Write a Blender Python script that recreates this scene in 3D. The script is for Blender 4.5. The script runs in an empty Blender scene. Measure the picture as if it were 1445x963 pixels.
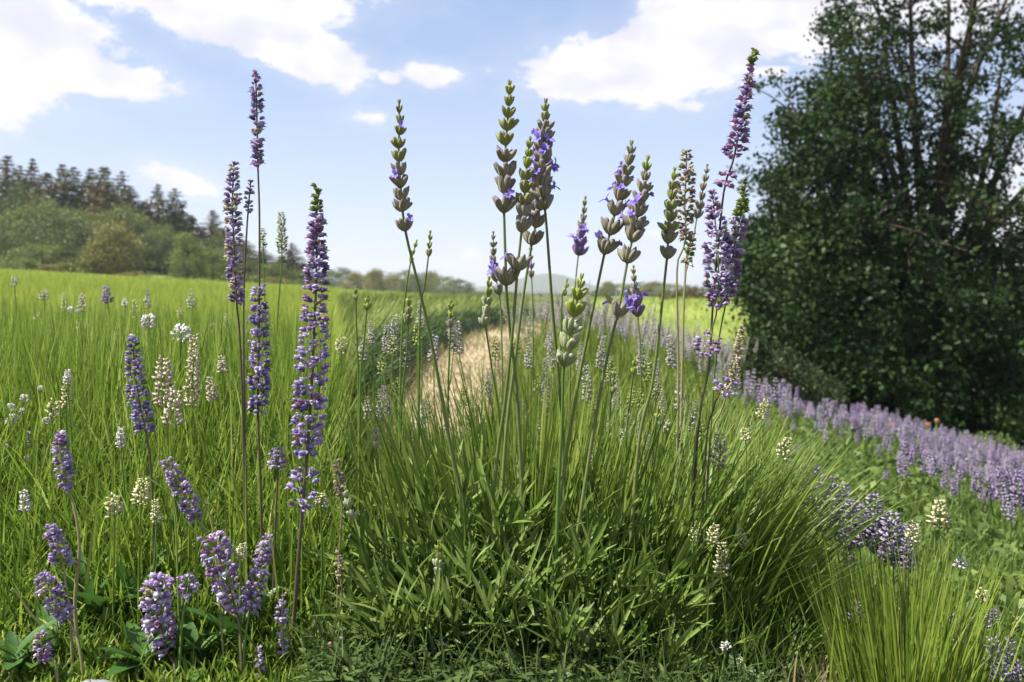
import bpy, math, random
import numpy as np
from mathutils import Matrix, Vector

SC = bpy.context.scene
COL = SC.collection
R = np.random.RandomState(7)

# ------------------------------------------------------------------ camera
H = 0.363            # eye height above the foot of the main lavender bush
F = 1388.0           # focal length in photo pixels (photo 1445 x 963)
HORIZON = 415.0
cam = bpy.data.cameras.new('camera')
cam.sensor_width = 36.0
cam.lens = 36.0 * F / 1445.0
cam.shift_y = -(481.5 - HORIZON) / 1445.0
cam.clip_start = 0.02
cam.clip_end = 6000
cam.dof.use_dof = True
cam.dof.focus_distance = 1.03
cam.dof.aperture_fstop = 11.0
co = bpy.data.objects.new('camera', cam)
COL.objects.link(co)
co.location = (0, 0, H)
co.rotation_euler = (math.radians(90), 0, 0)
SC.camera = co

# ------------------------------------------------------------------ sky and sun
SUN_EL, SUN_AZ = 57.0, -98.0      # degrees; azimuth from +Y towards +X
SKY_STRENGTH = 0.11
world = bpy.data.worlds.new('World')
SC.world = world
world.use_nodes = True
WN, WL = world.node_tree.nodes, world.node_tree.links
WN.clear()


class NB:
    """tiny helper to write node maths as expressions"""
    def __init__(self, nodes, links):
        self.n, self.l = nodes, links

    def put(self, sock, v):
        if isinstance(v, bpy.types.NodeSocket):
            self.l.new(v, sock)
        else:
            sock.default_value = v

    def m(self, op, a, b=None, c=None, clamp=False):
        nd = self.n.new('ShaderNodeMath')
        nd.operation = op
        nd.use_clamp = clamp
        for i, v in enumerate((a, b, c)):
            if v is not None:
                self.put(nd.inputs[i], v)
        return nd.outputs[0]

    def sstep(self, x, lo, hi):
        nd = self.n.new('ShaderNodeMapRange')
        nd.interpolation_type = 'SMOOTHSTEP'
        self.put(nd.inputs['Value'], x)
        nd.inputs['From Min'].default_value = lo
        nd.inputs['From Max'].default_value = hi
        return nd.outputs['Result']

    def noise(self, vec, scale, detail=4, rough=0.55):
        nd = self.n.new('ShaderNodeTexNoise')
        nd.inputs['Scale'].default_value = scale
        nd.inputs['Detail'].default_value = detail
        nd.inputs['Roughness'].default_value = rough
        if vec is not None:
            self.l.new(vec, nd.inputs['Vector'])
        return nd.outputs['Fac']

    def mix(self, f, a, b):
        nd = self.n.new('ShaderNodeMix')
        nd.data_type = 'RGBA'
        self.put(nd.inputs['Factor'], f)
        self.put(nd.inputs['A'] if False else nd.inputs[6], a)
        self.put(nd.inputs[7], b)
        return nd.outputs[2]


def build_sky():
    nb = NB(WN, WL)
    sky = WN.new('ShaderNodeTexSky')
    sky.sky_type = 'NISHITA'
    sky.sun_disc = False
    sky.sun_elevation = math.radians(SUN_EL)
    sky.sun_rotation = math.radians(SUN_AZ)
    sky.altitude = 300
    sky.air_density = 1.0
    sky.dust_density = 0.6
    sky.ozone_density = 1.5
    tc = WN.new('ShaderNodeTexCoord')
    sep = WN.new('ShaderNodeSeparateXYZ')
    WL.new(tc.outputs['Generated'], sep.inputs[0])
    X, Y, Z = sep.outputs
    az = nb.m('MULTIPLY', nb.m('ARCTAN2', X, Y), 57.2958)
    el = nb.m('MULTIPLY', nb.m('ARCSINE', Z), 57.2958)
    comb = WN.new('ShaderNodeCombineXYZ')
    WL.new(nb.m('MULTIPLY', az, 0.6), comb.inputs[0])
    WL.new(el, comb.inputs[1])
    vec = comb.outputs[0]
    n1 = nb.noise(vec, 0.24, 6, 0.62)
    n2 = nb.noise(vec, 0.9, 6, 0.68)

    def ang(px, py):
        x, z = (px - 722.5) / F, -(py - HORIZON) / F
        return math.degrees(math.atan2(x, 1)), math.degrees(math.asin(z / math.sqrt(1 + x * x + z * z)))
    # cumulus banks and wisps: centre, half-width, half-height (photo pixels), tilt
    clouds = [(20, 55, 130, 70, -6, 1.0), (120, 108, 120, 26, -4, 1.0), (-80, 100, 150, 80, 0, 1), (310, 25, 150, 42, -14, 1.0), (420, 72, 105, 34, -16, 1.0),
              (250, -40, 260, 60, 0, 1.0), (905, 92, 160, 52, 3, 1.05), (1010, 40, 180, 62, 8, 1.0), (1120, 20, 130, 70, 0, 1.0),
              (1250, -30, 260, 80, 0, 1.0), (610, 104, 60, 20, -4, 0.86), (550, 110, 22, 12, 0, 0.8), (690, 98, 26, 14, 0, 0.66),
              (258, 258, 80, 22, -20, 0.74), (672, 364, 60, 24, -20, 0.66), (1090, 100, 60, 14, 6, 0.7), (1420, 300, 200, 120, 0, 0.7),
              (975, 150, 50, 20, 0, 0.60), (520, 165, 50, 16, 0, 0.56), (930, 330, 120, 22, -6, 0.5), (20, 160, 60, 16, -20, 0.7)]
    field = None
    for (px, py, rx, ry, tilt, wgt) in clouds:
        a0, e0 = ang(px, py)
        ra, re = rx / F * 57.3, ry / F * 57.3
        ct, st = math.cos(math.radians(tilt)), math.sin(math.radians(tilt))
        da = nb.m('SUBTRACT', az, a0)
        de = nb.m('SUBTRACT', el, e0)
        u = nb.m('MULTIPLY_ADD', da, ct / ra, nb.m('MULTIPLY', de, st / ra))
        v = nb.m('MULTIPLY_ADD', de, ct / re, nb.m('MULTIPLY', da, -st / re))
        r2 = nb.m('ADD', nb.m('MULTIPLY', u, u), nb.m('MULTIPLY', v, v))
        g = nb.m('MULTIPLY', nb.m('SUBTRACT', 1.0, nb.m('MULTIPLY', nb.m('SQRT', r2), 0.5), clamp=True), wgt)
        field = g if field is None else nb.m('MAXIMUM', field, g)
    # the rest of the sky carries the same broken cumulus
    wide = nb.noise(vec, 0.055, 3, 0.5)
    off = nb.sstep(nb.m('ABSOLUTE', az), 34, 48)
    high = nb.sstep(el, 20, 30)
    away = nb.m('MAXIMUM', off, high)
    field = nb.m('MAXIMUM', field, nb.m('MULTIPLY', away, nb.sstep(wide, 0.38, 0.72)))
    dens = nb.m('ADD', field, nb.m('MULTIPLY_ADD', n1, 0.9, -0.45))
    dens = nb.m('ADD', dens, nb.m('MULTIPLY_ADD', n2, 0.5, -0.25))
    cover = nb.sstep(dens, 0.43, 0.60)
    veil = nb.m('MULTIPLY', nb.sstep(dens, 0.12, 0.6), 0.22)
    cover = nb.m('MAXIMUM', cover, veil)
    shade = nb.sstep(nb.noise(vec, 0.4, 3, 0.5), 0.3, 0.7)
    white = nb.mix(shade, (3.2, 3.2, 3.6, 1), (4.3, 4.2, 4.35, 1))
    tint = WN.new('ShaderNodeMix')
    tint.data_type = 'RGBA'
    tint.blend_type = 'MULTIPLY'
    tint.inputs[0].default_value = 1
    WL.new(sky.outputs[0], tint.inputs[6])
    tint.inputs[7].default_value = (1.12, 1.0, 0.96, 1)
    pale = nb.mix(nb.sstep(el, -2, 20), (2.45, 2.8, 3.6, 1), (1.25, 1.8, 2.95, 1))
    clear = nb.mix(.78, tint.outputs[2], pale)
    col = nb.mix(cover, clear, white)
    bg = WN.new('ShaderNodeBackground')
    bg.inputs['Strength'].default_value = SKY_STRENGTH
    WL.new(col, bg.inputs['Color'])
    out = WN.new('ShaderNodeOutputWorld')
    WL.new(bg.outputs[0], out.inputs['Surface'])


build_sky()
world.cycles.sampling_method = 'MANUAL'
world.cycles.sample_map_resolution = 512

sun = bpy.data.lights.new('sun', 'SUN')
sun.energy = 4.6
sun.angle = math.radians(0.6)
sun.color = (1.0, 0.955, 0.87)
so = bpy.data.objects.new('sun', sun)
COL.objects.link(so)
sd = Vector((math.sin(math.radians(SUN_AZ)) * math.cos(math.radians(SUN_EL)),
             math.cos(math.radians(SUN_AZ)) * math.cos(math.radians(SUN_EL)), math.sin(math.radians(SUN_EL))))
so.rotation_euler = sd.to_track_quat('Z', 'Y').to_euler()
so.location = (-20, 20, 40)

vs = SC.view_settings
vs.view_transform = 'Standard'
vs.look = 'None'
vs.exposure = 1.25
vs.gamma = 1
vs.use_curve_mapping = False
SC.cycles.max_bounces = 7
SC.cycles.diffuse_bounces = 4
SC.cycles.glossy_bounces = 2
SC.cycles.transmission_bounces = 5
SC.cycles.volume_bounces = 0
SC.cycles.caustics_reflective = False
SC.cycles.caustics_refractive = False
SC.cycles.use_denoising = True


# ------------------------------------------------------------------ materials
def mat(name, cols, rough=0.5, trans=0.0, spec=0.3, by='rand', noise=None, sheen=0.0, tip=None, tip_range=(0.3, 0.95), bump=None, ribs=None):
    """cols: 1..4 colours spread over 0..1 of `by` (rand: per object, var: per piece); tip: colour reached along object Z"""
    m = bpy.data.materials.new(name)
    m.use_nodes = True
    N, L = m.node_tree.nodes, m.node_tree.links
    N.clear()
    nb = NB(N, L)
    if by == 'var':
        a = N.new('ShaderNodeAttribute')
        a.attribute_name = 'var'
        fac = a.outputs['Fac']
    else:
        a = N.new('ShaderNodeObjectInfo')
        fac = a.outputs['Random']
    tc = N.new('ShaderNodeTexCoord')
    if noise:
        nz = nb.noise(tc.outputs['Object'], noise[0], 3, 0.6)
        fac = nb.m('ADD', fac, nb.m('MULTIPLY_ADD', nz, noise[1], -noise[1] / 2), clamp=True)
    ramp = N.new('ShaderNodeValToRGB')
    el = ramp.color_ramp.elements
    while len(el) < len(cols):
        el.new(0.5)
    if len(cols) == 1:
        cols = cols * 2
    for i, c in enumerate(cols):
        el[i].position = i / (len(cols) - 1)
        el[i].color = (*c, 1)
    L.new(fac, ramp.inputs[0])
    col = ramp.outputs[0]
    if tip:
        sp = N.new('ShaderNodeSeparateXYZ')
        L.new(tc.outputs['Object'], sp.inputs[0])
        col = nb.mix(nb.sstep(sp.outputs[2], *tip_range), col, (*tip, 1))
    if ribs:
        s2 = N.new('ShaderNodeSeparateXYZ')
        L.new(tc.outputs['Object'], s2.inputs[0])
        w = nb.m('SINE', nb.m('MULTIPLY', nb.m('ARCTAN2', s2.outputs[0], s2.outputs[1]), 7.0))
        col = nb.mix(nb.m('MULTIPLY', nb.sstep(w, -.1, .8), ribs[1]), col, (*ribs[0], 1))
    p = N.new('ShaderNodeBsdfPrincipled')
    L.new(col, p.inputs['Base Color'])
    p.inputs['Roughness'].default_value = rough
    p.inputs['Specular IOR Level'].default_value = spec
    if sheen:
        p.inputs['Sheen Weight'].default_value = sheen
        p.inputs['Sheen Roughness'].default_value = 0.4
    if bump:
        b = N.new('ShaderNodeBump')
        b.inputs['Strength'].default_value = bump[1]
        b.inputs['Distance'].default_value = bump[2]
        L.new(nb.noise(tc.outputs['Object'], bump[0], 4, 0.6), b.inputs['Height'])
        L.new(b.outputs[0], p.inputs['Normal'])
    sh = p.outputs[0]
    if trans:
        t = N.new('ShaderNodeBsdfTranslucent')
        L.new(col, t.inputs['Color'])
        mx = N.new('ShaderNodeMixShader')
        mx.inputs[0].default_value = trans
        L.new(sh, mx.inputs[1])
        L.new(t.outputs[0], mx.inputs[2])
        sh = mx.outputs[0]
    o = N.new('ShaderNodeOutputMaterial')
    L.new(sh, o.inputs['Surface'])
    return m


M = dict(
    meadow=mat('meadow grass', [(.07, .135, .018), (.165, .26, .032), (.27, .36, .05), (.46, .50, .16)], .5, .5, .25, 'var'),
    meadow_far=mat('far meadow grass', [(.15, .22, .03), (.29, .36, .05), (.39, .45, .08), (.50, .53, .17)], .6, .5, .15, 'var'),
    low=mat('low right foliage', [(.045, .08, .018), (.09, .15, .030), (.14, .20, .04), (.20, .25, .07)], .5, .35, .25, 'var'),
    tall=mat('tall stems behind bush', [(.06, .10, .018), (.12, .18, .026), (.21, .26, .04), (.36, .36, .11)], .5, .35, .25, 'var'),
    lush=mat('arching grass', [(.055, .105, .016), (.11, .18, .026), (.18, .25, .036), (.28, .34, .07)], .45, .35, .3, 'var'),
    clump=mat('yellow green clump', [(.10, .17, .02), (.17, .25, .03), (.24, .32, .045), (.36, .37, .11)], .5, .4, .25, 'var'),
    dry=mat('dry grass', [(.12, .12, .05), (.22, .175, .09), (.32, .265, .15), (.17, .20, .06)], .7, .2, .15, 'var'),
    leaf=mat('lavender leaf', [(.075, .125, .024), (.13, .20, .038), (.18, .26, .055), (.27, .34, .11)], .55, .32, .10, 'rand', tip=(.24, .29, .14), tip_range=(.78, 1.02)),
    leafv=mat('lavender leaf mass', [(.065, .11, .02), (.12, .19, .034), (.18, .26, .05), (.27, .34, .10)], .5, .32, .12, 'var'),
    cover=mat('ground cover leaf', [(.028, .055, .014), (.055, .090, .022), (.080, .125, .030), (.13, .17, .055)], .6, .25, .12, 'var'),
    weed=mat('broad weed leaf', [(.05, .12, .025), (.075, .16, .03)], .45, .3, .35, 'rand', noise=(30, .5)),
    weedpale=mat('pale weed leaf', [(.10, .17, .07), (.15, .23, .11)], .5, .25, .35, 'rand', noise=(30, .5)),
    stem=mat('lavender stem', [(.13, .17, .045), (.18, .22, .07)], .5, .1, .3, 'rand', noise=(90, .5)),
    stemg=mat('green stem', [(.11, .19, .03), (.16, .25, .05)], .5, .15, .3, 'rand', noise=(60, .5)),
    stemdark=mat('purple brown stem', [(.055, .035, .035), (.085, .055, .05)], .5, 0, .3, 'rand', noise=(60, .5)),
    stembrown=mat('olive brown stem', [(.10, .085, .05), (.14, .12, .06)], .5, .05, .3, 'rand', noise=(60, .5)),
    stempale=mat('straw stem', [(.24, .22, .09), (.30, .28, .14)], .6, .1, .2, 'rand', noise=(60, .5)),
    cal_b=mat('grey brown calyx', [(.25, .235, .125), (.35, .33, .20), (.29, .265, .18)], .6, .12, .2, 'rand', noise=(2.5, .5), sheen=.3, tip=(.20, .16, .19), tip_range=(.55, 1.05), ribs=((.15, .13, .10), .55)),
    cal_g=mat('green calyx', [(.25, .28, .08), (.33, .36, .12)], .55, .18, .25, 'rand', noise=(2.5, .5), sheen=.2, tip=(.24, .21, .14), tip_range=(.6, 1.1), ribs=((.15, .16, .05), .6)),
    cal_y=mat('young yellow green calyx', [(.28, .34, .05), (.38, .42, .10)], .5, .3, .25, 'rand', noise=(2.5, .5), sheen=.15),
    cal_w=mat('downy pale green calyx', [(.30, .34, .14), (.42, .44, .26)], .65, .2, .2, 'rand', noise=(3, .6), sheen=.4, tip=(.45, .44, .34), tip_range=(.6, 1.1), ribs=((.19, .23, .07), .8)),
    cal_v=mat('violet calyx', [(.21, .14, .27), (.29, .20, .34), (.23, .15, .22)], .55, .12, .25, 'rand', noise=(2.5, .5), sheen=.2, tip=(.21, .12, .33), tip_range=(.5, 1.0)),
    bract=mat('bract', [(.19, .17, .07), (.15, .16, .06)], .6, .2, .2, 'rand', noise=(120, .6)),
    bractg=mat('green bract', [(.22, .28, .05), (.28, .33, .08)], .55, .25, .2, 'rand', noise=(120, .6)),
    petal=mat('open violet petal', [(.24, .17, .66), (.33, .24, .74), (.26, .19, .62)], .5, .35, .25, 'rand'),
    fl_violet=mat('violet floret', [(.15, .095, .20), (.24, .165, .33), (.33, .24, .42), (.46, .37, .52)], .5, .25, .3, 'rand', noise=(1.4, .4), tip=(.47, .36, .56), tip_range=(.5, 1.0)),
    fl_blue=mat('blue violet floret', [(.10, .08, .21), (.16, .13, .31), (.24, .19, .42), (.38, .34, .53)], .5, .25, .3, 'rand', noise=(1.4, .4), tip=(.32, .27, .50), tip_range=(.6, 1.1)),
    fl_lilac=mat('pale lilac floret', [(.34, .26, .45), (.44, .35, .54), (.55, .47, .62), (.66, .60, .68)], .55, .3, .25, 'rand', noise=(1.4, .4)),
    fl_rose=mat('rose floret', [(.26, .13, .26), (.36, .20, .33)], .55, .25, .25, 'rand', noise=(1.4, .4)),
    fl_cream=mat('cream floret', [(.50, .44, .30), (.62, .57, .42)], .6, .25, .25, 'rand', noise=(1.4, .4)),
    fl_green=mat('green bud', [(.13, .18, .035), (.20, .25, .06)], .55, .2, .25, 'rand', noise=(1.4, .4)),
    fl_brown=mat('brown cream floret', [(.20, .15, .09), (.34, .28, .17), (.42, .38, .25)], .65, .15, .2, 'rand', noise=(1.4, .4)),
    fl_pink=mat('pink bud', [(.46, .15, .22), (.55, .28, .32)], .5, .25, .3, 'rand', noise=(1.4, .4)),
    h_white=mat('white flower head', [(.62, .58, .62), (.78, .76, .76), (.70, .68, .58)], .6, .25, .2, 'var'),
    h_cream=mat('cream flower head', [(.46, .46, .20), (.62, .60, .34), (.72, .70, .50)], .6, .25, .2, 'var'),
    h_blush=mat('blush flower spike', [(.50, .42, .34), (.66, .57, .50), (.60, .54, .36)], .6, .25, .2, 'var'),
    h_grey=mat('grey lavender head', [(.30, .30, .20), (.42, .40, .34), (.46, .41, .48), (.40, .41, .26)], .65, .15, .2, 'var'),
    h_purple=mat('purple lavender head', [(.20, .13, .29), (.29, .20, .39), (.37, .27, .47), (.47, .38, .55)], .6, .2, .2, 'var'),
    h_mauve=mat('mauve lavender head', [(.26, .20, .33), (.35, .28, .43), (.44, .37, .52), (.37, .37, .28)], .6, .2, .2, 'var'),
    h_orange=mat('orange flower head', [(.60, .24, .10), (.68, .36, .18)], .6, .2, .2, 'var'),
    h_green=mat('green bud head', [(.20, .25, .06), (.30, .34, .10), (.38, .41, .17)], .6, .2, .2, 'var'),
    bark=mat('bark', [(.045, .035, .025), (.075, .06, .045)], .9, 0, .1, 'rand', noise=(6, 1.0), bump=(14, .6, .03)),
    oak=mat('dark evergreen leaf', [(.010, .024, .007), (.018, .038, .010), (.032, .060, .014), (.060, .095, .022)], .5, .2, .15, 'var'),
    conifer=mat('conifer needle', [(.045, .055, .020), (.085, .092, .028), (.13, .128, .040), (.18, .155, .06)], .6, .12, .2, 'var'),
    conifer_b=mat('conifer needle olive', [(.10, .09, .026), (.15, .13, .036), (.20, .165, .05), (.24, .185, .075)], .6, .12, .2, 'var'),
    decid=mat('deciduous leaf', [(.09, .12, .03), (.15, .185, .042), (.20, .23, .056), (.27, .28, .085)], .55, .25, .2, 'var'),
    decid_c=mat('deep green leaf', [(.05, .07, .02), (.085, .11, .03), (.12, .145, .04), (.17, .18, .055)], .55, .2, .2, 'var'),
    decid_b=mat('olive leaf', [(.13, .135, .03), (.18, .18, .045), (.24, .225, .06), (.28, .25, .09)], .55, .25, .2, 'var'),
    shrub=mat('dark shrub leaf', [(.018, .035, .012), (.035, .055, .018), (.055, .08, .025), (.08, .10, .04)], .5, .2, .25, 'var'),
    shrub_p=mat('pale shrub leaf', [(.09, .14, .04), (.15, .20, .06), (.21, .26, .10)], .5, .3, .25, 'var'),
    brush=mat('brown brush leaf', [(.10, .085, .04), (.15, .12, .06), (.17, .15, .07)], .6, .2, .15, 'var'),
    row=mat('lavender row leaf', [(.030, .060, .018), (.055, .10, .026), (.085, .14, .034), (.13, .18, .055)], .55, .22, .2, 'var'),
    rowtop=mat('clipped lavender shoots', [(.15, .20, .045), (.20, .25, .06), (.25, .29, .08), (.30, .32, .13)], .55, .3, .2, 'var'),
    stone=mat('grey stone', [(.22, .21, .22), (.30, .29, .29)], .85, 0, .2, 'rand', noise=(25, .8), bump=(60, .5, .004)),
)


def ground_material():
    m = bpy.data.materials.new('ground soil and moss')
    m.use_nodes = True
    N, L = m.node_tree.nodes, m.node_tree.links
    N.clear()
    nb = NB(N, L)
    g = N.new('ShaderNodeNewGeometry')
    sp = N.new('ShaderNodeSeparateXYZ')
    L.new(g.outputs['Position'], sp.inputs[0])
    n1 = nb.noise(g.outputs['Position'], 1.3, 6, 0.65)
    n2 = nb.noise(g.outputs['Position'], 0.12, 4, 0.6)
    n3 = nb.noise(g.outputs['Position'], 22, 5, 0.7)
    grass = nb.mix(nb.sstep(n2, .35, .65), (.15, .205, .035, 1), (.22, .26, .055, 1))
    grass = nb.mix(nb.m('MULTIPLY', nb.sstep(n1, .4, .75), .5), grass, (.25, .25, .08, 1))
    soil = nb.mix(nb.sstep(n3, .3, .7), (.045, .04, .022, 1), (.09, .075, .04, 1))
    far = nb.sstep(sp.outputs[1], 1.4, 5.0)
    col = nb.mix(nb.m('MULTIPLY', far, nb.sstep(n3, .25, .45)), soil, grass)
    p = N.new('ShaderNodeBsdfPrincipled')
    p.inputs['Roughness'].default_value = .9
    p.inputs['Specular IOR Level'].default_value = .1
    L.new(col, p.inputs['Base Color'])
    b = N.new('ShaderNodeBump')
    b.inputs['Strength'].default_value = .7
    b.inputs['Distance'].default_value = .03
    L.new(n3, b.inputs['Height'])
    L.new(b.outputs[0], p.inputs['Normal'])
    o = N.new('ShaderNodeOutputMaterial')
    L.new(p.outputs[0], o.inputs[0])
    return m


def path_material():
    m = bpy.data.materials.new('sandy path')
    m.use_nodes = True
    N, L = m.node_tree.nodes, m.node_tree.links
    N.clear()
    nb = NB(N, L)
    g = N.new('ShaderNodeNewGeometry')
    n1 = nb.noise(g.outputs['Position'], 5, 6, 0.7)
    n2 = nb.noise(g.outputs['Position'], 60, 4, 0.7)
    c = nb.mix(nb.sstep(n1, .35, .65), (.33, .255, .15, 1), (.45, .365, .235, 1))
    c = nb.mix(nb.m('MULTIPLY', nb.sstep(n2, .5, .7), .6), c, (.20, .165, .085, 1))
    p = N.new('ShaderNodeBsdfPrincipled')
    p.inputs['Roughness'].default_value = .95
    p.inputs['Specular IOR Level'].default_value = .1
    L.new(c, p.inputs['Base Color'])
    b = N.new('ShaderNodeBump')
    b.inputs['Strength'].default_value = .8
    b.inputs['Distance'].default_value = .015
    L.new(n2, b.inputs['Height'])
    L.new(b.outputs[0], p.inputs['Normal'])
    o = N.new('ShaderNodeOutputMaterial')
    L.new(p.outputs[0], o.inputs[0])
    return m


# ------------------------------------------------------------------ helpers
def softplus(x, k):
    return np.where(x * k > 30, x, np.log1p(np.exp(np.minimum(x * k, 30))) / k)


def sst(x, a, b):
    t = np.clip((x - a) / (b - a), 0, 1)
    return t * t * (3 - 2 * t)


def ground(x, y):
    x, y = np.asarray(x, float), np.asarray(y, float)
    left = 0.055 * softplus(-x - 1.2, 1.5) * (1 - 0.6 * sst(-x, 60, 200))
    left = left + 1.6 * sst(y, 62, 90) * sst(-x, 14, 30)
    left = left * (1 - sst(y, 80, 130))
    drop = 0.285 * softplus(x - 0.12, 5)
    drop = np.minimum(drop, 1.9) - 0.0
    drop = drop * (1 - sst(y, 16, 58))
    far = -0.003 * np.maximum(0, y - 60) * (1 - sst(-x, 6, 30)) * (1 - sst(y, 100, 300))
    bumps = 0.015 * np.sin(x * 3.1 + 1.0) * np.sin(y * 2.3) + 0.05 * np.sin(x * .45) * np.sin(y * .37 + 1) * sst(y, 4, 15)
    return left - drop + bumps + far


def gz(x, y):
    return float(ground(x, y))


def W(px, py, d):
    return np.array([(px - 722.5) / F * d, d, H - (py - HORIZON) / F * d])


def fastmesh(name, V, faces, mats, mi=None, var=None, smooth=False):
    me = bpy.data.meshes.new(name)
    V = np.ascontiguousarray(V, dtype=np.float32)
    fl = faces if isinstance(faces, list) else [faces]
    fl = [np.asarray(f, dtype=np.int32) for f in fl if len(f)]
    loops = np.concatenate([f.ravel() for f in fl])
    tot = np.concatenate([np.full(len(f), f.shape[1], dtype=np.int32) for f in fl])
    start = np.concatenate([[0], np.cumsum(tot)[:-1]]).astype(np.int32)
    me.vertices.add(len(V))
    me.vertices.foreach_set('co', V.ravel())
    me.loops.add(len(loops))
    me.loops.foreach_set('vertex_index', loops)
    me.polygons.add(len(tot))
    me.polygons.foreach_set('loop_start', start)
    if mi is not None:
        me.polygons.foreach_set('material_index', np.asarray(mi, dtype=np.int32))
    if smooth:
        me.polygons.foreach_set('use_smooth', np.ones(len(tot), dtype=bool))
    for m in (mats if isinstance(mats, (list, tuple)) else [mats]):
        me.materials.append(m)
    if var is not None:
        a = me.attributes.new('var', 'FLOAT', 'POINT')
        a.data.foreach_set('value', np.asarray(var, dtype=np.float32))
    me.update(calc_edges=True)
    return me


def obj(name, me, parent=None, matrix=None):
    o = bpy.data.objects.new(name, me)
    COL.objects.link(o)
    if parent is not None:
        o.parent = parent
    if matrix is not None:
        o.matrix_basis = matrix
    return o


def tag(o, label, cat=None, group=None, kind=None):
    o['label'] = label
    if cat:
        o['category'] = cat
    if group:
        o['group'] = group
    if kind:
        o['kind'] = kind
    return o


def thing(name, label, cat, loc, group=None):
    o = obj(name, None)
    o.location = loc
    return tag(o, label, cat, group)


def basis(axis, up=None, roll=0.0):
    z = np.asarray(axis, float)
    z = z / (np.linalg.norm(z) + 1e-9)
    r = np.array([0, 0, 1.0]) if abs(z[2]) < .9 else np.array([1.0, 0, 0])
    if up is not None:
        r = np.asarray(up, float)
    x = np.cross(r, z)
    x /= np.linalg.norm(x) + 1e-9
    y = np.cross(z, x)
    c, s = math.cos(roll), math.sin(roll)
    return np.stack([x * c + y * s, y * c - x * s, z], axis=1)


def m4(B, loc, scale=(1, 1, 1)):
    m = np.eye(4)
    m[:3, :3] = B * np.asarray(scale)[None, :]
    m[:3, 3] = loc
    return Matrix(m.tolist())


def rot_mats(n, rs):
    q = rs.normal(size=(n, 4))
    q /= np.linalg.norm(q, axis=1)[:, None]
    w, x, y, z = q.T
    return np.stack([np.stack([1 - 2 * (y * y + z * z), 2 * (x * y - z * w), 2 * (x * z + y * w)], 1),
                     np.stack([2 * (x * y + z * w), 1 - 2 * (x * x + z * z), 2 * (y * z - x * w)], 1),
                     np.stack([2 * (x * z - y * w), 2 * (y * z + x * w), 1 - 2 * (x * x + y * y)], 1)], 1)


def scatter(tv, tf, Bs, locs):
    """template verts (n,3) and faces placed by (N,3,3) bases and (N,3) locations"""
    N, n = len(locs), len(tv)
    V = np.einsum('nij,kj->nki', Bs, tv) + locs[:, None, :]
    off = (np.arange(N) * n)[:, None, None]
    return V.reshape(-1, 3), [(f[None] + off).reshape(-1, f.shape[1]) for f in tf]


def spline(pts, n):
    P = np.asarray(pts, float)
    if len(P) == 2:
        t = np.linspace(0, 1, n)[:, None]
        return P[0] * (1 - t) + P[1] * t
    P = np.vstack([2 * P[0] - P[1], P, 2 * P[-1] - P[-2]])
    seg = len(P) - 3
    L = np.linalg.norm(np.diff(P[1:-1], axis=0), axis=1)
    cum = np.concatenate([[0], np.cumsum(L)])
    out = []
    for s in np.linspace(0, cum[-1], n):
        i = min(int(np.searchsorted(cum, s, 'right') - 1), seg - 1)
        t = (s - cum[i]) / max(L[i], 1e-9)
        p0, p1, p2, p3 = P[i:i + 4]
        out.append(.5 * (2 * p1 + (p2 - p0) * t + (2 * p0 - 5 * p1 + 4 * p2 - p3) * t * t + (3 * p1 - p0 - 3 * p2 + p3) * t ** 3))
    return np.array(out)


def tube(path, rad, sides=6):
    P = np.asarray(path, float)
    n = len(P)
    rad = np.broadcast_to(np.asarray(rad, float), (n,))
    T = np.gradient(P, axis=0)
    V, fq = [], []
    ref = np.array([0.31, 0.95, 0.05])
    for i in range(n):
        t = T[i] / (np.linalg.norm(T[i]) + 1e-9)
        x = np.cross(ref, t)
        x /= np.linalg.norm(x) + 1e-9
        y = np.cross(t, x)
        a = np.arange(sides) / sides * 2 * math.pi
        V.append(P[i] + rad[i] * (np.cos(a)[:, None] * x + np.sin(a)[:, None] * y))
    V = np.vstack(V)
    for i in range(n - 1):
        for k in range(sides):
            k2 = (k + 1) % sides
            fq.append((i * sides + k, i * sides + k2, (i + 1) * sides + k2, (i + 1) * sides + k))
    return V, np.array(fq)


def lathe(prof, sides, squash=1.0, bend=0.0):
    """profile of (radius, z) pairs, closed at both ends by small rings"""
    V, q = [], []
    for (r, z) in prof:
        for k in range(sides):
            a = k / sides * 2 * math.pi
            V.append((r * math.cos(a), r * math.sin(a) * squash + bend * z * z, z))
    for i in range(len(prof) - 1):
        for k in range(sides):
            k2 = (k + 1) % sides
            q.append((i * sides + k, i * sides + k2, (i + 1) * sides + k2, (i + 1) * sides + k))
    return np.array(V), np.array(q)


def merge(parts):
    V, F_, mi, n = [], [], [], 0
    for (v, f, k) in parts:
        V.append(v)
        F_.append(np.asarray(f) + n)
        mi += [k] * len(f)
        n += len(v)
    return np.vstack(V), F_, mi


def leaf_strip(L=1.0, w=.1, seg=4, curl=.25, fold=.25, prof='lin'):
    """folded leaf along +Z, curling towards +Y; three vertices across"""
    t = np.linspace(0, 1, seg + 1)
    if prof == 'lin':
        wd = np.where(t < .12, .55 + t * 3.6, 1.0) * np.sqrt(np.clip(1 - t ** 5, 0.02, 1))
    else:
        wd = np.sin(np.pi * np.clip(t * .93 + .05, 0, 1)) ** .8
        wd[-1] = .03
    V = []
    for ti, wi in zip(t, wd):
        y = curl * ti * ti * L
        z = ti * L * (1 - .3 * curl * ti)
        V += [(-w * wi * .5, y + fold * w * wi * .5, z), (0, y, z), (w * wi * .5, y + fold * w * wi * .5, z)]
    q = []
    for i in range(seg):
        a, b = i * 3, (i + 1) * 3
        q += [(a, a + 1, b + 1, b), (a + 1, a + 2, b + 2, b + 1)]
    return np.array(V), np.array(q)


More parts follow.
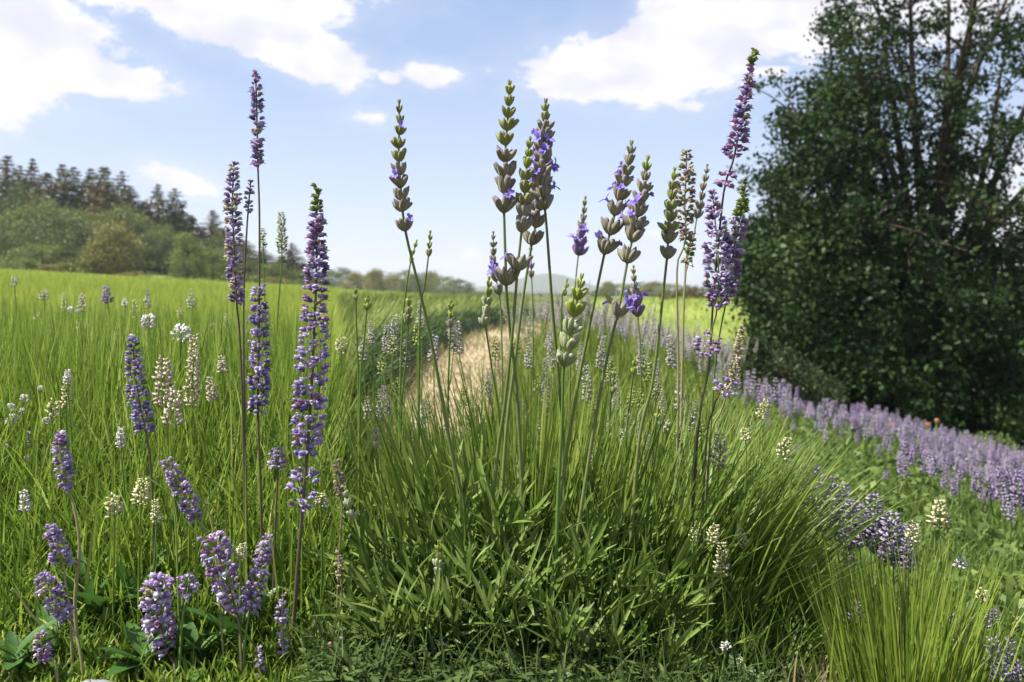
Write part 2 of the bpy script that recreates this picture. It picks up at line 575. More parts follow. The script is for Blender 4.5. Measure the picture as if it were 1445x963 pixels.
def blades(base, L, w, az, lean, curl, seg, rs, prof=1.0):
    N = len(L)
    h = np.stack([np.cos(az), np.sin(az), np.zeros(N)], 1)
    tw = az + np.pi / 2 + rs.uniform(-1.2, 1.2, N)
    side = np.stack([np.cos(tw), np.sin(tw), np.zeros(N)], 1)
    pos = base.copy()
    out = np.zeros((N, seg + 1, 2, 3))
    for i in range(seg + 1):
        t = i / seg
        if i:
            ph = lean + curl * (t - .5 / seg) ** 1.5
            pos = pos + (L / seg)[:, None] * (np.sin(ph)[:, None] * h + np.cos(ph)[:, None] * np.array([0, 0, 1.0]))
        ww = w * (.75 + .25 * min(1, t * 4)) * max(.06, (1 - t ** 2.2) ** prof) * .5
        out[:, i, 0] = pos - side * ww[:, None]
        out[:, i, 1] = pos + side * ww[:, None]
    V = out.reshape(-1, 3)
    b = np.arange(N)[:, None] * (2 * (seg + 1))
    q = []
    for i in range(seg):
        k = i * 2
        q.append(np.stack([b[:, 0] + k, b[:, 0] + k + 1, b[:, 0] + k + 3, b[:, 0] + k + 2], 1))
    return V, np.vstack(q), 2 * (seg + 1)


def blade_mesh(name, material, base, L, w, az, lean, curl, seg, rs, var=None, origin=None):
    V, q, k = blades(base, L, w, az, lean, curl, seg, rs)
    if var is None:
        var = rs.beta(1.6, 1.8, len(L))
    if origin is not None:
        V = V - np.asarray(origin)
    return fastmesh(name, V, q, material, var=np.repeat(var, k))


def leaf_cards(P, size, rs, flat=0.0, sizes=None):
    """small pointed leaves (4-gon, slightly bent) scattered at P with random orientation"""
    n = len(P)
    B = rot_mats(n, rs)
    if flat:
        up = B[:, :, 2]
        up = up * (1 - flat) + np.array([0, 0, 1.0]) * flat
        up /= np.linalg.norm(up, axis=1)[:, None]
        x = np.cross(rs.normal(size=(n, 3)), up)
        x /= np.linalg.norm(x, axis=1)[:, None] + 1e-9
        B = np.stack([x, np.cross(up, x), up], 2)
    s = rs.uniform(.6, 1.3, n) * size if sizes is None else sizes
    tv = np.array([(0, -.5, 0), (.30, .02, .10), (0, .5, -.05), (-.30, .02, .10)])
    return scatter(tv, [np.array([[0, 1, 2, 3]])], B * s[:, None, None], P)


# ------------------------------------------------------------------ the setting
def structure(name, me, label):
    o = obj(name, me)
    return tag(o, label, kind='structure')


def build_ground():
    u = np.linspace(-1, 1, 261)
    xs = np.sinh(u * 7.6) / np.sinh(7.6) * 1500
    v = np.linspace(-.55, 1, 300)
    ys = np.sinh(v * 7.4) / np.sinh(7.4) * 1900 + 1.2
    X, Y = np.meshgrid(xs, ys)
    Z = ground(X, Y)
    V = np.stack([X, Y, Z], 2).reshape(-1, 3)
    nx, ny = len(xs), len(ys)
    i = np.arange((ny - 1) * nx).reshape(ny - 1, nx)[:, :-1].ravel()
    q = np.stack([i, i + 1, i + nx + 1, i + nx], 1)
    structure('ground', fastmesh('ground', V, q, ground_material(), smooth=True), 'grassy ground sloping down to one side of the lavender bush')


PATH = [(700, 1.5, .20), (668, 2.0, .32), (640, 2.6, .38), (636, 3.5, .46), (668, 5.5, .58), (712, 8.5, .72), (768, 13, .85), (800, 18, .95), (835, 27, 1.1), (860, 40, 1.2)]
_pd = np.array([p[1] for p in PATH])
_pc = np.array([(p[0] - 722.5) / F * p[1] for p in PATH])
_pw = np.array([p[2] for p in PATH]) * .82


def path_c(y):
    return np.interp(y, _pd, _pc), np.interp(y, _pd, _pw)


def build_path():
    ys = np.concatenate([np.linspace(1.6, 6, 160), np.linspace(6.1, 40, 200)])
    c, w = path_c(ys)
    k = np.ones(9) / 9
    c = np.convolve(np.pad(c, 4, 'edge'), k, 'valid')
    V = []
    for j, s in enumerate(np.linspace(-.5, .5, 7)):
        edge = np.random.RandomState(j).normal(0, .022, len(ys)) * (abs(s) > .4) + .02 * np.sin(ys * 3.7 + j)
        x = c + s * w + edge
        V.append(np.stack([x, ys, ground(x, ys) + .014 - .026 * (abs(s) > .4)], 1))
    V = np.stack(V, 1).reshape(-1, 3)
    n = len(ys)
    i = (np.arange(n - 1)[:, None] * 7 + np.arange(6)[None]).ravel()
    q = np.stack([i, i + 1, i + 8, i + 7], 1)
    structure('path', fastmesh('path', V, q, path_material(), smooth=True), 'sandy path curving between lavender rows')


def build_hills():
    hm = mat('wooded hill', [(.05, .065, .04), (.08, .095, .055)], .9, 0, .1, 'rand', noise=(.02, 1.0))
    for (pts, d) in (([(560, 417), (610, 411), (650, 408), (690, 404), (730, 395), (765, 386), (790, 387), (815, 396), (850, 408), (900, 412), (960, 417)], 1400),
                     ([(330, 417), (420, 410), (520, 409), (610, 411), (660, 409), (700, 411), (860, 412), (980, 409), (1080, 412), (1180, 417)], 1150)):
        a = np.array(pts, float)
        xs = np.linspace(a[0, 0], a[-1, 0], 120)
        hh = np.interp(xs, a[:, 0], a[:, 1])
        hh = np.convolve(np.pad(hh, 4, 'edge'), np.ones(9) / 9, 'valid')
        hh = hh - 0.6 * np.abs(np.sin(xs * .31)) * (hh < 414)
        V, rows = [], 9
        for j in range(rows):
            t = j / (rows - 1) * 2 - 1
            y = d + t * 120
            z = (H - (hh - HORIZON) / F * d) * (1 - t * t) - .5 * abs(t)
            V.append(np.stack([(xs - 722.5) / F * d, np.full_like(xs, y), z], 1))
        V = np.vstack(V)
        n = len(xs)
        i = (np.arange(rows - 1)[:, None] * n + np.arange(n - 1)[None]).ravel()
        q = np.stack([i, i + 1, i + n + 1, i + n], 1)
        structure('hill', fastmesh('hill', V, q, hm, smooth=True), 'low wooded hill beyond the far trees')


build_ground()
build_path()
build_hills()


def path_litter():
    r2 = np.random.RandomState(17)
    n = 9000
    y = 1.6 * (26 / 1.6) ** r2.rand(n)
    c, w = path_c(y)
    x = c + w * r2.choice([-1, 1], n) * (.62 - .60 * r2.rand(n) ** 1.5)
    V, q, k = blades(np.stack([x, y, ground(x, y) + .01], 1), r2.uniform(.02, .09, n), r2.uniform(.002, .004, n) * (.6 + .25 * y), r2.uniform(0, 6.28, n), r2.uniform(.2, 1.3, n), r2.uniform(0, .6, n), 3, r2)
    me = fastmesh('straw', V, q, M['dry'], var=np.repeat(r2.rand(n), k))
    tag(obj('straw', me), 'dry straw and withered grass along the sandy path', 'straw', kind='stuff')


# ------------------------------------------------------------------ trees
def trunk_mesh(h, r, rs, limbs=5, spread=.25):
    parts = []
    p = np.array([(0, 0, -.2), (rs.normal(0, .02) * h, 0, h * .35), (rs.normal(0, .03) * h, rs.normal(0, .03) * h, h * .7), (0, 0, h * .96)])
    path = spline(p, 9)
    v, f = tube(path, np.linspace(r, r * .12, 9), 6)
    parts.append((v, f, 0))
    for k in range(limbs):
        a = rs.uniform(0, 6.28)
        z0 = h * rs.uniform(.25, .7)
        e = np.array([math.cos(a), math.sin(a), 0]) * h * spread + np.array([0, 0, z0 + h * .2])
        v, f = tube(spline([(0, 0, z0), e * .5 + np.array([0, 0, z0 * .5 + .02 * h]), e], 5), np.linspace(r * .4, r * .08, 5), 5)
        parts.append((v, f, 0))
    V, F_, mi = merge(parts)
    return fastmesh('trunk', V, F_, M['bark'], smooth=True)


def conifer_crown(rs, material, h=10, r=1.9):
    P, sz, dr = [], [], []
    lv = 26
    for i in range(lv):
        t = i / (lv - 1)
        z = h * (.10 + .90 * t)
        rad = r * (1 - t) ** .72 * rs.uniform(.8, 1.12) + .05
        nb_ = int(14 - 6 * t)
        for b in range(nb_):
            a = rs.uniform(0, 6.28)
            rr = rad * rs.uniform(.65, 1.1)
            n = max(4, int(rr / .085))
            s = np.linspace(.12, 1, n)
            x = np.cos(a) * rr * s
            y = np.sin(a) * rr * s
            zz = z - .34 * rr * s + .16 * rr * s ** 3
            for _ in range(2):
                P.append(np.stack([x, y, zz], 1) + rs.normal(0, .06, (n, 3)))
                sz.append(np.full(n, .34) * rs.uniform(.7, 1.2, n) * (1 - .35 * t))
    P = np.vstack(P)
    V, f = leaf_cards(P, .3, rs, flat=.45, sizes=np.concatenate(sz))
    base = rs.beta(2, 2.4, len(P))
    return fastmesh('crown', V, f, material, var=np.repeat(base, 4))


def broad_crown(rs, material, h=6, r=3, clumps=70, per=80, leaf=.22, low=.12, cone=0.0):
    P, var = [], []
    for i in range(clumps):
        d = rs.normal(size=3)
        d /= np.linalg.norm(d)
        rad = rs.uniform(.55, 1.0) ** .5
        c = d * rad
        z = (c[2] * .5 + .5)
        c = np.array([c[0] * r * (1 - cone * z), c[1] * r * (1 - cone * z), h * (low + (1 - low) * z)])
        cr = rs.uniform(.10, .19) * r + .05 * h
        p = rs.normal(size=(per, 3)) * np.array([.6, .6, .42]) * cr + c
        P.append(p)
        var.append(np.clip(rs.uniform(.2, .8) + rs.normal(0, .16, per), 0, 1))
    P = np.vstack(P)
    P[:, 2] = np.maximum(P[:, 2], .05)
    V, f = leaf_cards(P, leaf, rs, flat=.3)
    return fastmesh('crown', V, f, material, var=np.repeat(np.concatenate(var), 4))


rs = np.random.RandomState(3)
CON = [conifer_crown(rs, M['conifer']), conifer_crown(rs, M['conifer_b'], 10, 1.6), conifer_crown(rs, M['conifer_b'], 10, 2.1), conifer_crown(rs, M['conifer'], 10, 2.4)]
CON_T = trunk_mesh(10, .2, rs, 0)
DEC = [broad_crown(rs, M['decid']), broad_crown(rs, M['decid_c'], clumps=75), broad_crown(rs, M['decid_b'], low=.02, cone=.55, clumps=110), broad_crown(rs, M['decid'], low=.02, cone=.6, clumps=95)]
DEC_T = trunk_mesh(5.6, .2, rs, 6)
BUSH = [broad_crown(rs, M['decid_b'], 1.4, 1.3, 30, 70, .16, .0), broad_crown(rs, M['decid'], 1.4, 1.4, 30, 70, .16, .0)]
BUSH_T = trunk_mesh(1.2, .06, rs, 5, .5)


def tree(name, label, cat, px, top, d, crown, crown_h, trunk, width=None, group=None, crown_r=None, rs=rs):
    x = (px - 722.5) / F * d
    g = gz(x, d)
    h = (H - (top - HORIZON) / F * d) - g
    s = h / crown_h
    t = thing(name, label, cat, (x, d, g), group)
    sx = s
    if width:
        sx = (width / F * d) / (2 * crown_r)
    rz = rs.uniform(0, 6.28)
    B = np.array([[math.cos(rz), -math.sin(rz), 0], [math.sin(rz), math.cos(rz), 0], [0, 0, 1]])
    obj('trunk', trunk, t, m4(B, (0, 0, 0), (sx, sx, s)))
    obj('crown', crown, t, m4(B, (0, 0, 0), (sx, sx, s)))
    return t


def forest():
    r2 = np.random.RandomState(12)
    g1 = 'conifers at the top of the wooded slope'
    # conifer skyline (px, top py, depth, width)
    con = [(-62, 232, 84, 70), (-28, 246, 80, 66), (10, 222, 86, 64), (28, 236, 84, 54), (46, 226, 90, 44), (66, 246, 82, 60), (88, 234, 90, 58), (104, 238, 84, 64), (128, 240, 88, 56),
           (148, 238, 84, 60), (152, 258, 80, 56), (172, 244, 86, 50), (185, 268, 78, 66), (204, 286, 82, 48), (223, 262, 84, 48), (246, 268, 84, 56), (246, 300, 78, 60),
           (270, 308, 84, 44), (300, 298, 88, 42), (316, 326, 80, 50), (285, 326, 86, 40), (345, 340, 84, 46), (372, 352, 86, 44), (412, 344, 90, 40), (398, 362, 82, 46), (428, 372, 88, 40)]
    for i, (px, top, d, w) in enumerate(con):
        k = i % 4
        tree('conifer_tree', {223: 'tall dark conifer behind the bright green cone shaped tree, first of an isolated pair', 172: 'conifer at the steep end of the dense conifer block above the olive pyramid tree', 300: 'lone slim conifer past the isolated pair behind the violet and cream spike'}.get(px, 'dark pointed conifer in the wooded slope beyond the meadow'), 'tree', px, top, d, CON[k], 10.0, CON_T, w * 1.95, g1, (1.9, 1.6, 2.1, 2.4)[k], r2)
    g2 = 'round leafy trees along the forest edge'
    dec = [(-70, 300, 72, 100, 0), (-20, 318, 70, 90, 1), (22, 300, 74, 80, 0), (30, 262, 78, 70, 1), (62, 285, 75, 90, 0), (78, 300, 70, 100, 1), (112, 300, 73, 110, 0), (122, 318, 68, 90, 1),
           (172, 292, 74, 80, 0), (60, 345, 66, 90, 0), (215, 318, 76, 64, 1), (205, 330, 72, 60, 1), (232, 320, 74, 60, 0), (310, 332, 70, 80, 1), (350, 368, 70, 70, 0), (300, 350, 67, 60, 0),
           (388, 372, 72, 60, 1), (425, 384, 76, 50, 0)]
    for (px, top, d, w, k) in dec:
        tree('leafy_tree', ['round mid green leafy tree at the forest edge', 'round deep green leafy tree at the forest edge'][k], 'tree', px, top, d, DEC[k], 6.0, DEC_T, w, g2 if k == 0 else 'deep green trees along the forest edge', 3.0, r2)
    tree('leafy_tree', 'broad olive green pyramid shaped tree standing out from the forest edge', 'tree', 160, 318, 61, DEC[2], 6.0, DEC_T, 108, None, 3.2, r2)
    tree('leafy_tree', 'bright green cone shaped tree beside the olive pyramid tree', 'tree', 264, 330, 62, DEC[3], 6.0, DEC_T, 62, None, 3.0, r2)
    for (px, top, d, w, k) in [(85, 372, 60, 60, 0), (120, 368, 60, 50, 1), (188, 384, 58, 50, 0), (215, 392, 58, 40, 0), (20, 366, 62, 60, 1), (340, 388, 62, 60, 1), (245, 392, 60, 40, 1), (300, 395, 61, 40, 1),
                               (385, 392, 64, 60, 0), (-40, 366, 62, 70, 0), (430, 400, 66, 40, 1)]:
        tree('bush', 'low rounded bush at the foot of the forest edge', 'bush', px, top, d, BUSH[k], 1.4, BUSH_T, w, 'bushes at the foot of the forest', 1.4, r2)
    # far tree line across the middle
    g3 = 'trees of the far hedgerow'
    far = [(462, 395), (482, 392), (500, 398), (520, 402), (537, 396), (556, 404), (572, 395), (590, 400), (607, 397), (628, 404), (648, 408), (660, 405), (676, 409), (700, 408), (716, 410),
           (742, 411), (838, 408), (858, 404), (880, 407), (905, 405), (925, 404), (945, 407), (1010, 410), (1040, 408), (1075, 404), (448, 398), (528, 394), (580, 405), (790, 412), (815, 411), (765, 411)]
    for i, (px, top) in enumerate(far):
        d = 170 + r2.uniform(-20, 30)
        w = r2.uniform(34, 56)
        tree('leafy_tree', 'small hazy tree in the far hedgerow behind the lavender rows', 'tree', px, top - (13 if px < 655 else (-3 if px < 850 else 6)), d, DEC[(0, 1, 2)[i % 3]], 6.0, DEC_T, w, g3, 3.0, r2)
    br = [broad_crown(r2, M['brush'], 1.4, 1.3, 30, 70, .16, .0)]
    for (px, top, d, w) in [(968, 404, 60, 36), (992, 400, 62, 44), (1018, 405, 60, 40), (940, 412, 58, 30)]:
        tree('bush', 'brownish dry bush on the rise behind the lavender spikes', 'bush', px, top, d, br[0], 1.4, BUSH_T, w, 'dry brown bushes', 1.4, r2)


forest()


def dark_tree():
    r2 = np.random.RandomState(5)
    D = 13.5
    bx, by = W(1300, 0, D)[0], D
    g = gz(bx, by)
    root = np.array([bx, by, g])
    t = thing('evergreen_tree', 'huge dark evergreen tree with airy upper limbs beside the purple slope', 'tree', root)
    # limbs fan out from a low fork: (px, py, depth offset)
    ends = [(1185, 10, -.6), (1235, -20, .6), (1282, -90, -.3), (1340, -120, .5), (1395, -100, -.6), (1450, -70, .4), (1520, -20, 0), (1130, 170, -.8), (1100, 270, .6), (1075, 370, -.4), (1160, 120, 1.0),
            (1210, 90, -1.2), (1420, 60, 1.2), (1560, 150, -.5), (1600, 330, .3), (1260, 40, 1.4), (1370, 20, -1.5), (1130, 430, -1.4), (1500, 420, -1.3), (1300, 330, -2.2), (1400, 300, -2.0), (1220, 300, -2.0)]
    twigs = []
    trunk_pts = spline([root + (0, 0, -.3), W(1298, 540, D), W(1305, 430, D + .1)], 6)
    v, f = tube(trunk_pts - root, np.linspace(.24, .17, 6), 10)
    obj('trunk', fastmesh('trunk', v, f, M['bark'], smooth=True), t)
    fork = [W(1298, 540, D), W(1302, 480, D), W(1305, 435, D + .1)]
    for i, (px, py, dd) in enumerate(ends):
        st = fork[i % 3]
        e = W(px, py, D + dd)
        mid = st * .5 + e * .5 + np.array([r2.normal(0, .12), r2.normal(0, .15), .25])
        p = spline([st, st * .75 + e * .25 + np.array([0, 0, .22]), mid, e], 12)
        v, f = tube(p - root, np.linspace(.085, .012, 12), 6)
        parts = [(v, f, 0)]
        for k in range(4, 12):
            for _ in range(3):
                dv = r2.normal(size=3) * np.array([1, .8, .7]) + (p[k] - p[k - 1]) / np.linalg.norm(p[k] - p[k - 1]) * .9
                dv /= np.linalg.norm(dv)
                ln = r2.uniform(.35, .85)
                q = spline([p[k], p[k] + dv * ln * .5 + np.array([0, 0, .04]), p[k] + dv * ln], 4)
                v, f = tube(q - root, np.linspace(.016, .005, 4), 4)
                parts.append((v, f, 0))
                twigs += [q[2], q[3], q[3] + r2.normal(0, .06, 3)]
        V, F_, mi = merge(parts)
        obj('limb', fastmesh('limb', V, F_, M['bark'], smooth=True), t)
    # foliage masses (px, py, rx, ry, clusters)
    blobs = [(1215, 120, 48, 40, 26), (1170, 150, 44, 40, 30), (1130, 175, 30, 24, 16), (1180, 30, 20, 26, 8), (1250, 60, 50, 50, 18), (1200, 200, 60, 36, 30), (1150, 240, 56, 30, 34), (1108, 255, 24, 26, 14),
             (1130, 310, 44, 30, 30), (1200, 290, 60, 40, 50), (1062, 345, 20, 30, 14), (1085, 330, 24, 26, 12), (1072, 395, 34, 34, 30), (1110, 400, 46, 46, 56), (1180, 380, 70, 56, 110), (1260, 330, 60, 46, 50),
             (1290, 400, 80, 56, 110), (1350, 200, 50, 40, 16), (1390, 160, 50, 60, 22), (1330, 130, 60, 60, 18), (1290, 60, 60, 60, 18), (1420, 60, 50, 60, 20), (1360, 40, 60, 60, 18), (1440, 200, 50, 60, 26),
             (1380, 290, 60, 40, 22), (1430, 330, 50, 46, 40), (1100, 470, 36, 40, 44), (1150, 480, 56, 60, 100), (1220, 470, 70, 60, 130), (1310, 480, 80, 60, 150), (1390, 450, 70, 70, 130), (1450, 440, 60, 80, 100),
             (1120, 540, 36, 40, 46), (1180, 550, 60, 50, 100), (1260, 560, 70, 50, 130), (1350, 560, 80, 50, 150), (1440, 560, 70, 60, 120), (1520, 480, 80, 90, 110), (1560, 350, 80, 90, 70), (1540, 200, 80, 90, 50),
             (1600, 540, 70, 70, 90), (1500, 60, 80, 80, 40), (1320, -60, 120, 60, 40), (1230, -30, 50, 40, 14), (1310, 250, 40, 40, 14), (1255, 200, 36, 30, 12), (1440, 590, 60, 40, 60), (1300, 600, 90, 30, 80)]
    P, var = [], []

    def cluster(c, n, r):
        P.append(c + r2.normal(size=(n, 3)) * np.array([r, r, r * .75]))
        var.append(np.clip(r2.beta(1.6, 2.4) + r2.normal(0, .15, n), 0, 1))
    for (px, py, rx, ry, n) in blobs:
        low = py > 330
        for _ in range(int(n * (1.5 if low else (2.0 if px < 1245 else .65)))):
            a = r2.normal(size=2) * .55
            dep = D + r2.normal(0, 1.0) - (.3 if low else 0)
            cluster(W(px + a[0] * rx, py + a[1] * ry, dep), 62 if low else 46, .13 if low else .105)
    for tw in twigs:
        if r2.rand() < .62:
            cluster(np.array(tw), 16, .07)
    P = np.vstack(P)
    keep = P[:, 2] > ground(P[:, 0], P[:, 1]) + .02
    P, var = P[keep], np.concatenate(var)[keep]
    V, f = leaf_cards(P - root, .074, r2, flat=.25)
    obj('crown', fastmesh('crown', V, f, M['oak'], var=np.repeat(var, 4)), t)


dark_tree()


def shrubs():
    r2 = np.random.RandomState(8)
    a = broad_crown(r2, M['shrub'], .7, .55, 60, 110, .05, .0)
    for (px, top, d, w) in [(1018, 496, 6.6, 84), (1062, 484, 6.9, 100), (1105, 500, 7.2, 90), (1150, 530, 8.2, 80)]:
        tree('shrub', 'dark low shrub beside the skirt of the evergreen tree', 'shrub', px, top, d, a, .7, trunk_mesh(.5, .02, r2, 4, .5), w, 'dark shrubs by the evergreen tree', .55, r2)
    b = broad_crown(r2, M['shrub_p'], .7, .5, 34, 46, .055, .0)
    tree('shrub', 'pale green leafy shrub in front of the evergreen tree', 'shrub', 1405, 612, 9.0, b, .7, trunk_mesh(.5, .02, r2, 5, .5), 80, 'pale shrubs', .5, r2)
    tree('shrub', 'small pale green shrub in the purple slope under the evergreen tree', 'shrub', 1338, 625, 9.3, b, .7, trunk_mesh(.5, .02, r2, 5, .5), 46, 'pale shrubs', .5, r2)


shrubs()


# ------------------------------------------------------------------ grasses
def sample_px(n, px0, px1, d0, d1, rs, power=0.0):
    """points on the ground, even in bearing; depth log-uniform (power 0) or denser close by"""
    d = d0 * (d1 / d0) ** (rs.uniform(0, 1, n) ** (1 + power))
    px = rs.uniform(px0, px1, n)
    x = (px - 722.5) / F * d
    return np.stack([x, d, ground(x, d)], 1), px, d


def meadow():
    r2 = np.random.RandomState(21)
    V_all = []
    # near: tangled, shorter at the very front
    B, px, d = sample_px(36000, -330, 470, .84, 3.4, r2)
    keep = px < 478 - 25 * r2.rand(len(px)) - 0 * d
    B, px, d = B[keep], px[keep], d[keep]
    n = len(d)
    front = 1 - sst(d, .95, 1.5)
    L = r2.uniform(.15, .33, n) * (1 - .55 * front) * (.12 + .88 * sst(d, .86, 1.12))
    w = r2.uniform(.0022, .0052, n) * (.75 + .25 * d)
    lean = np.abs(r2.normal(0, .09, n)) + front * np.abs(r2.normal(0, .3, n))
    curl = np.abs(r2.normal(0, .22, n)) + front * np.abs(r2.normal(0, .7, n))
    var = np.clip(r2.beta(1.1, 1.5, n) + .12 * sst(d, 1.1, 2.6) - .05, 0, 1)
    me = blade_mesh('meadow_grass', M['meadow'], B, L, w, r2.uniform(0, 6.28, n), lean, curl, 6, r2, var)
    tag(obj('meadow_grass', me), 'tall bright green meadow grass around the purple spikes', 'grass', kind='stuff')
    n = 900
    B, px, d = sample_px(n, -150, 470, .98, 2.6, r2)
    me = blade_mesh('meadow_stems', M['clump'], B, r2.uniform(.20, .36, n) * (.6 + .4 * sst(d, 1.0, 1.3)), r2.uniform(.0026, .0042, n), r2.uniform(0, 6.28, n), np.abs(r2.normal(0, .07, n)), np.abs(r2.normal(0, .15, n)), 6, r2)
    tag(obj('meadow_stems', me), 'tall fine pale green stems rising out of the meadow grass', 'grass', kind='stuff')
    B, px, d = sample_px(70000, -200, 474, 3.2, 13, r2)
    keep = px < 472 - 10 * r2.rand(len(px))
    B, d = B[keep], d[keep]
    n = len(d)
    L = r2.uniform(.18, .34, n)
    me = blade_mesh('meadow_grass', M['meadow_far'], B, L, r2.uniform(.003, .0055, n) * (.5 + .22 * d), r2.uniform(0, 6.28, n), np.abs(r2.normal(0, .14, n)), np.abs(r2.normal(0, .3, n)), 3, r2)
    tag(obj('meadow_grass', me), 'sunlit yellow green grass in the middle of the meadow', 'grass', kind='stuff')
    B, px, d = sample_px(90000, -160, 480, 12.5, 66, r2)
    n = len(d)
    L = r2.uniform(.16, .30, n)
    me = blade_mesh('meadow_grass', M['meadow_far'], B, L, r2.uniform(.012, .03, n) * (.4 + d / 30), r2.uniform(0, 6.28, n), np.abs(r2.normal(0, .15, n)), np.abs(r2.normal(0, .3, n)), 2, r2)
    tag(obj('meadow_grass', me), 'pale yellow green grass reaching the forest edge', 'grass', kind='stuff')


meadow()


def rows():
    r2 = np.random.RandomState(31)
    hgt, per = .31, .8
    for k in range(4):
        y0 = 3.25 + .2 * k
        def surf(u, y):
            c, w = path_c(y)
            x = c - w / 2 - .04 - u - k * per
            s = np.clip(2 * u / (per - .04) - 1, -1, 1)
            h = hgt * (1 - np.abs(s) ** 3.2) ** .6 * sst(y, y0 - .02, y0 + .25)
            xl = -.184 * y
            h = h * sst(x - xl, -.02, .16) * (.9 + .1 * np.sin(y * 5 + k))
            return x, h, x > xl - .02
        ys = np.concatenate([np.linspace(y0 - .02, 8, 60), np.linspace(8.3, 42, 70)])
        us = np.linspace(0, per - .04, 11)
        U, Y = np.meshgrid(us, ys)
        x, h, ok = surf(U, Y)
        Z = ground(x, Y) + np.maximum(h * .9 - .02, -.05)
        ax, ay = float(x[0].mean()), float(ys[0])
        org = np.array([ax, ay, gz(ax, ay)])
        V = np.stack([x, Y, Z], 2).reshape(-1, 3) - org
        i = (np.arange(len(ys) - 1)[:, None] * 11 + np.arange(10)[None]).ravel()
        q = np.stack([i, i + 1, i + 12, i + 11], 1)
        t = thing('lavender_row', ['clipped green lavender row bordering the sandy path', 'second clipped green lavender row from the sandy path', 'third clipped green lavender row from the sandy path',
                                   'fourth clipped green lavender row from the sandy path'][k], 'hedge', org, 'clipped rows beside the path')
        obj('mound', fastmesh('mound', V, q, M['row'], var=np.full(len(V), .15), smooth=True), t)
        n = (26000, 14000, 9000, 7000)[k]
        y = y0 * (40 / y0) ** (r2.rand(n) ** 1.25)
        u = r2.uniform(0, per - .04, n)
        x, h, ok = surf(u, y)
        ok &= h > .01
        x, y, h, u = x[ok], y[ok], h[ok], u[ok]
        n = len(x)
        s = 2 * u / (per - .04) - 1
        base = np.stack([x, y, ground(x, y) + h * .78], 1) - org
        az = np.where(s < 0, 0, math.pi) + r2.normal(0, .9, n)
        lean = np.abs(s) ** 2 * 1.0 + np.abs(r2.normal(0, .22, n))
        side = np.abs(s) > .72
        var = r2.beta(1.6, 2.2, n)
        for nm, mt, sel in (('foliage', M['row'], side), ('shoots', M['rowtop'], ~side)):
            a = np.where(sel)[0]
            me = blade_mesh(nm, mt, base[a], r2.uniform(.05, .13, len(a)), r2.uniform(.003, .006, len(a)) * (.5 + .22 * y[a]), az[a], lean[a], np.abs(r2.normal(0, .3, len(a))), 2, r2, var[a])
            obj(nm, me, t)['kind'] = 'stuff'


rows()


def spike_template(rs, aspect, per=6, taper=.5, droop=.6, gap=.30, petal=.62):
    """flower spike one unit wide and `aspect` units tall, made of small cupped petals in rings"""
    P, D, S = [], [], []
    levels = max(3, int(round(aspect / gap)))
    for i in range(levels):
        t = (i + .5) / levels
        rr = .5 * (1 - taper * t ** 1.6) * (.75 + .25 * min(1, t * 6)) * rs.uniform(.82, 1.12)
        a0 = rs.uniform(0, 6.28)
        for k in range(per):
            a = a0 + k / per * 6.283 + rs.normal(0, .25)
            P.append((math.cos(a) * rr * .42, math.sin(a) * rr * .42, t * aspect * .93 - .12 + rs.normal(0, .04)))
            D.append((math.cos(a), math.sin(a), rs.normal(droop, .3)))
            S.append(petal * rr * rs.uniform(.8, 1.25) + .05)
    tv = np.array([(0, 0, 0), (.27, .22, .55), (0, .12, 1.1), (-.27, .22, .55), (0, -.18, .6)])
    tf = [np.array([[0, 1, 2], [0, 2, 3], [0, 4, 1], [0, 3, 4], [1, 4, 2], [4, 3, 2]])]
    Bs = np.stack([basis(d) * s for d, s in zip(D, S)])
    return scatter(tv, tf, Bs, np.array(P))


def multi_spikes(name, base, height, lean_az, lean, head_frac, head_w, rs, head_mat, stem_mat, origin, levels=7, per=5):
    """many small spikes joined (far rows too small to pick apart)"""
    asp = float(np.mean(height * head_frac / head_w))
    tv, tf = spike_template(rs, asp, per, .6, .7, .5, 1.15)
    N = len(height)
    ax = np.stack([np.sin(lean) * np.cos(lean_az), np.sin(lean) * np.sin(lean_az), np.cos(lean)], 1)
    Bs = np.stack([basis(a, roll=rs.uniform(0, 6.28)) for a in ax])
    hl = height * head_frac
    Bs = Bs * np.stack([head_w, head_w, hl / asp], 1)[:, None, :]
    loc = base + ax * (height - hl)[:, None]
    V, f = scatter(tv, tf, Bs, loc)
    var = np.clip(np.repeat(rs.rand(N), len(tv)) * .7 + rs.rand(len(V)) * .3, 0, 1)
    side = np.stack([np.ones(N), np.zeros(N), np.zeros(N)], 1) * (head_w * .07 + .0008)[:, None]
    top = base + ax * height[:, None] * .9
    sv = np.stack([base - side, base + side, top + side * .6, top - side * .6, base + side[:, [1, 0, 2]], top + side[:, [1, 0, 2]]], 1).reshape(-1, 3)
    b = np.arange(N)[:, None] * 6
    sf = np.concatenate([b + np.array([0, 1, 2, 3])], 0)
    nv = len(V)
    tri = f[0]
    me = fastmesh(name, np.vstack([V, sv]) - origin, [tri, sf + nv], [head_mat, stem_mat], mi=[0] * len(tri) + [1] * len(sf), var=np.concatenate([var, np.full(len(sv), .5)]))
    return me


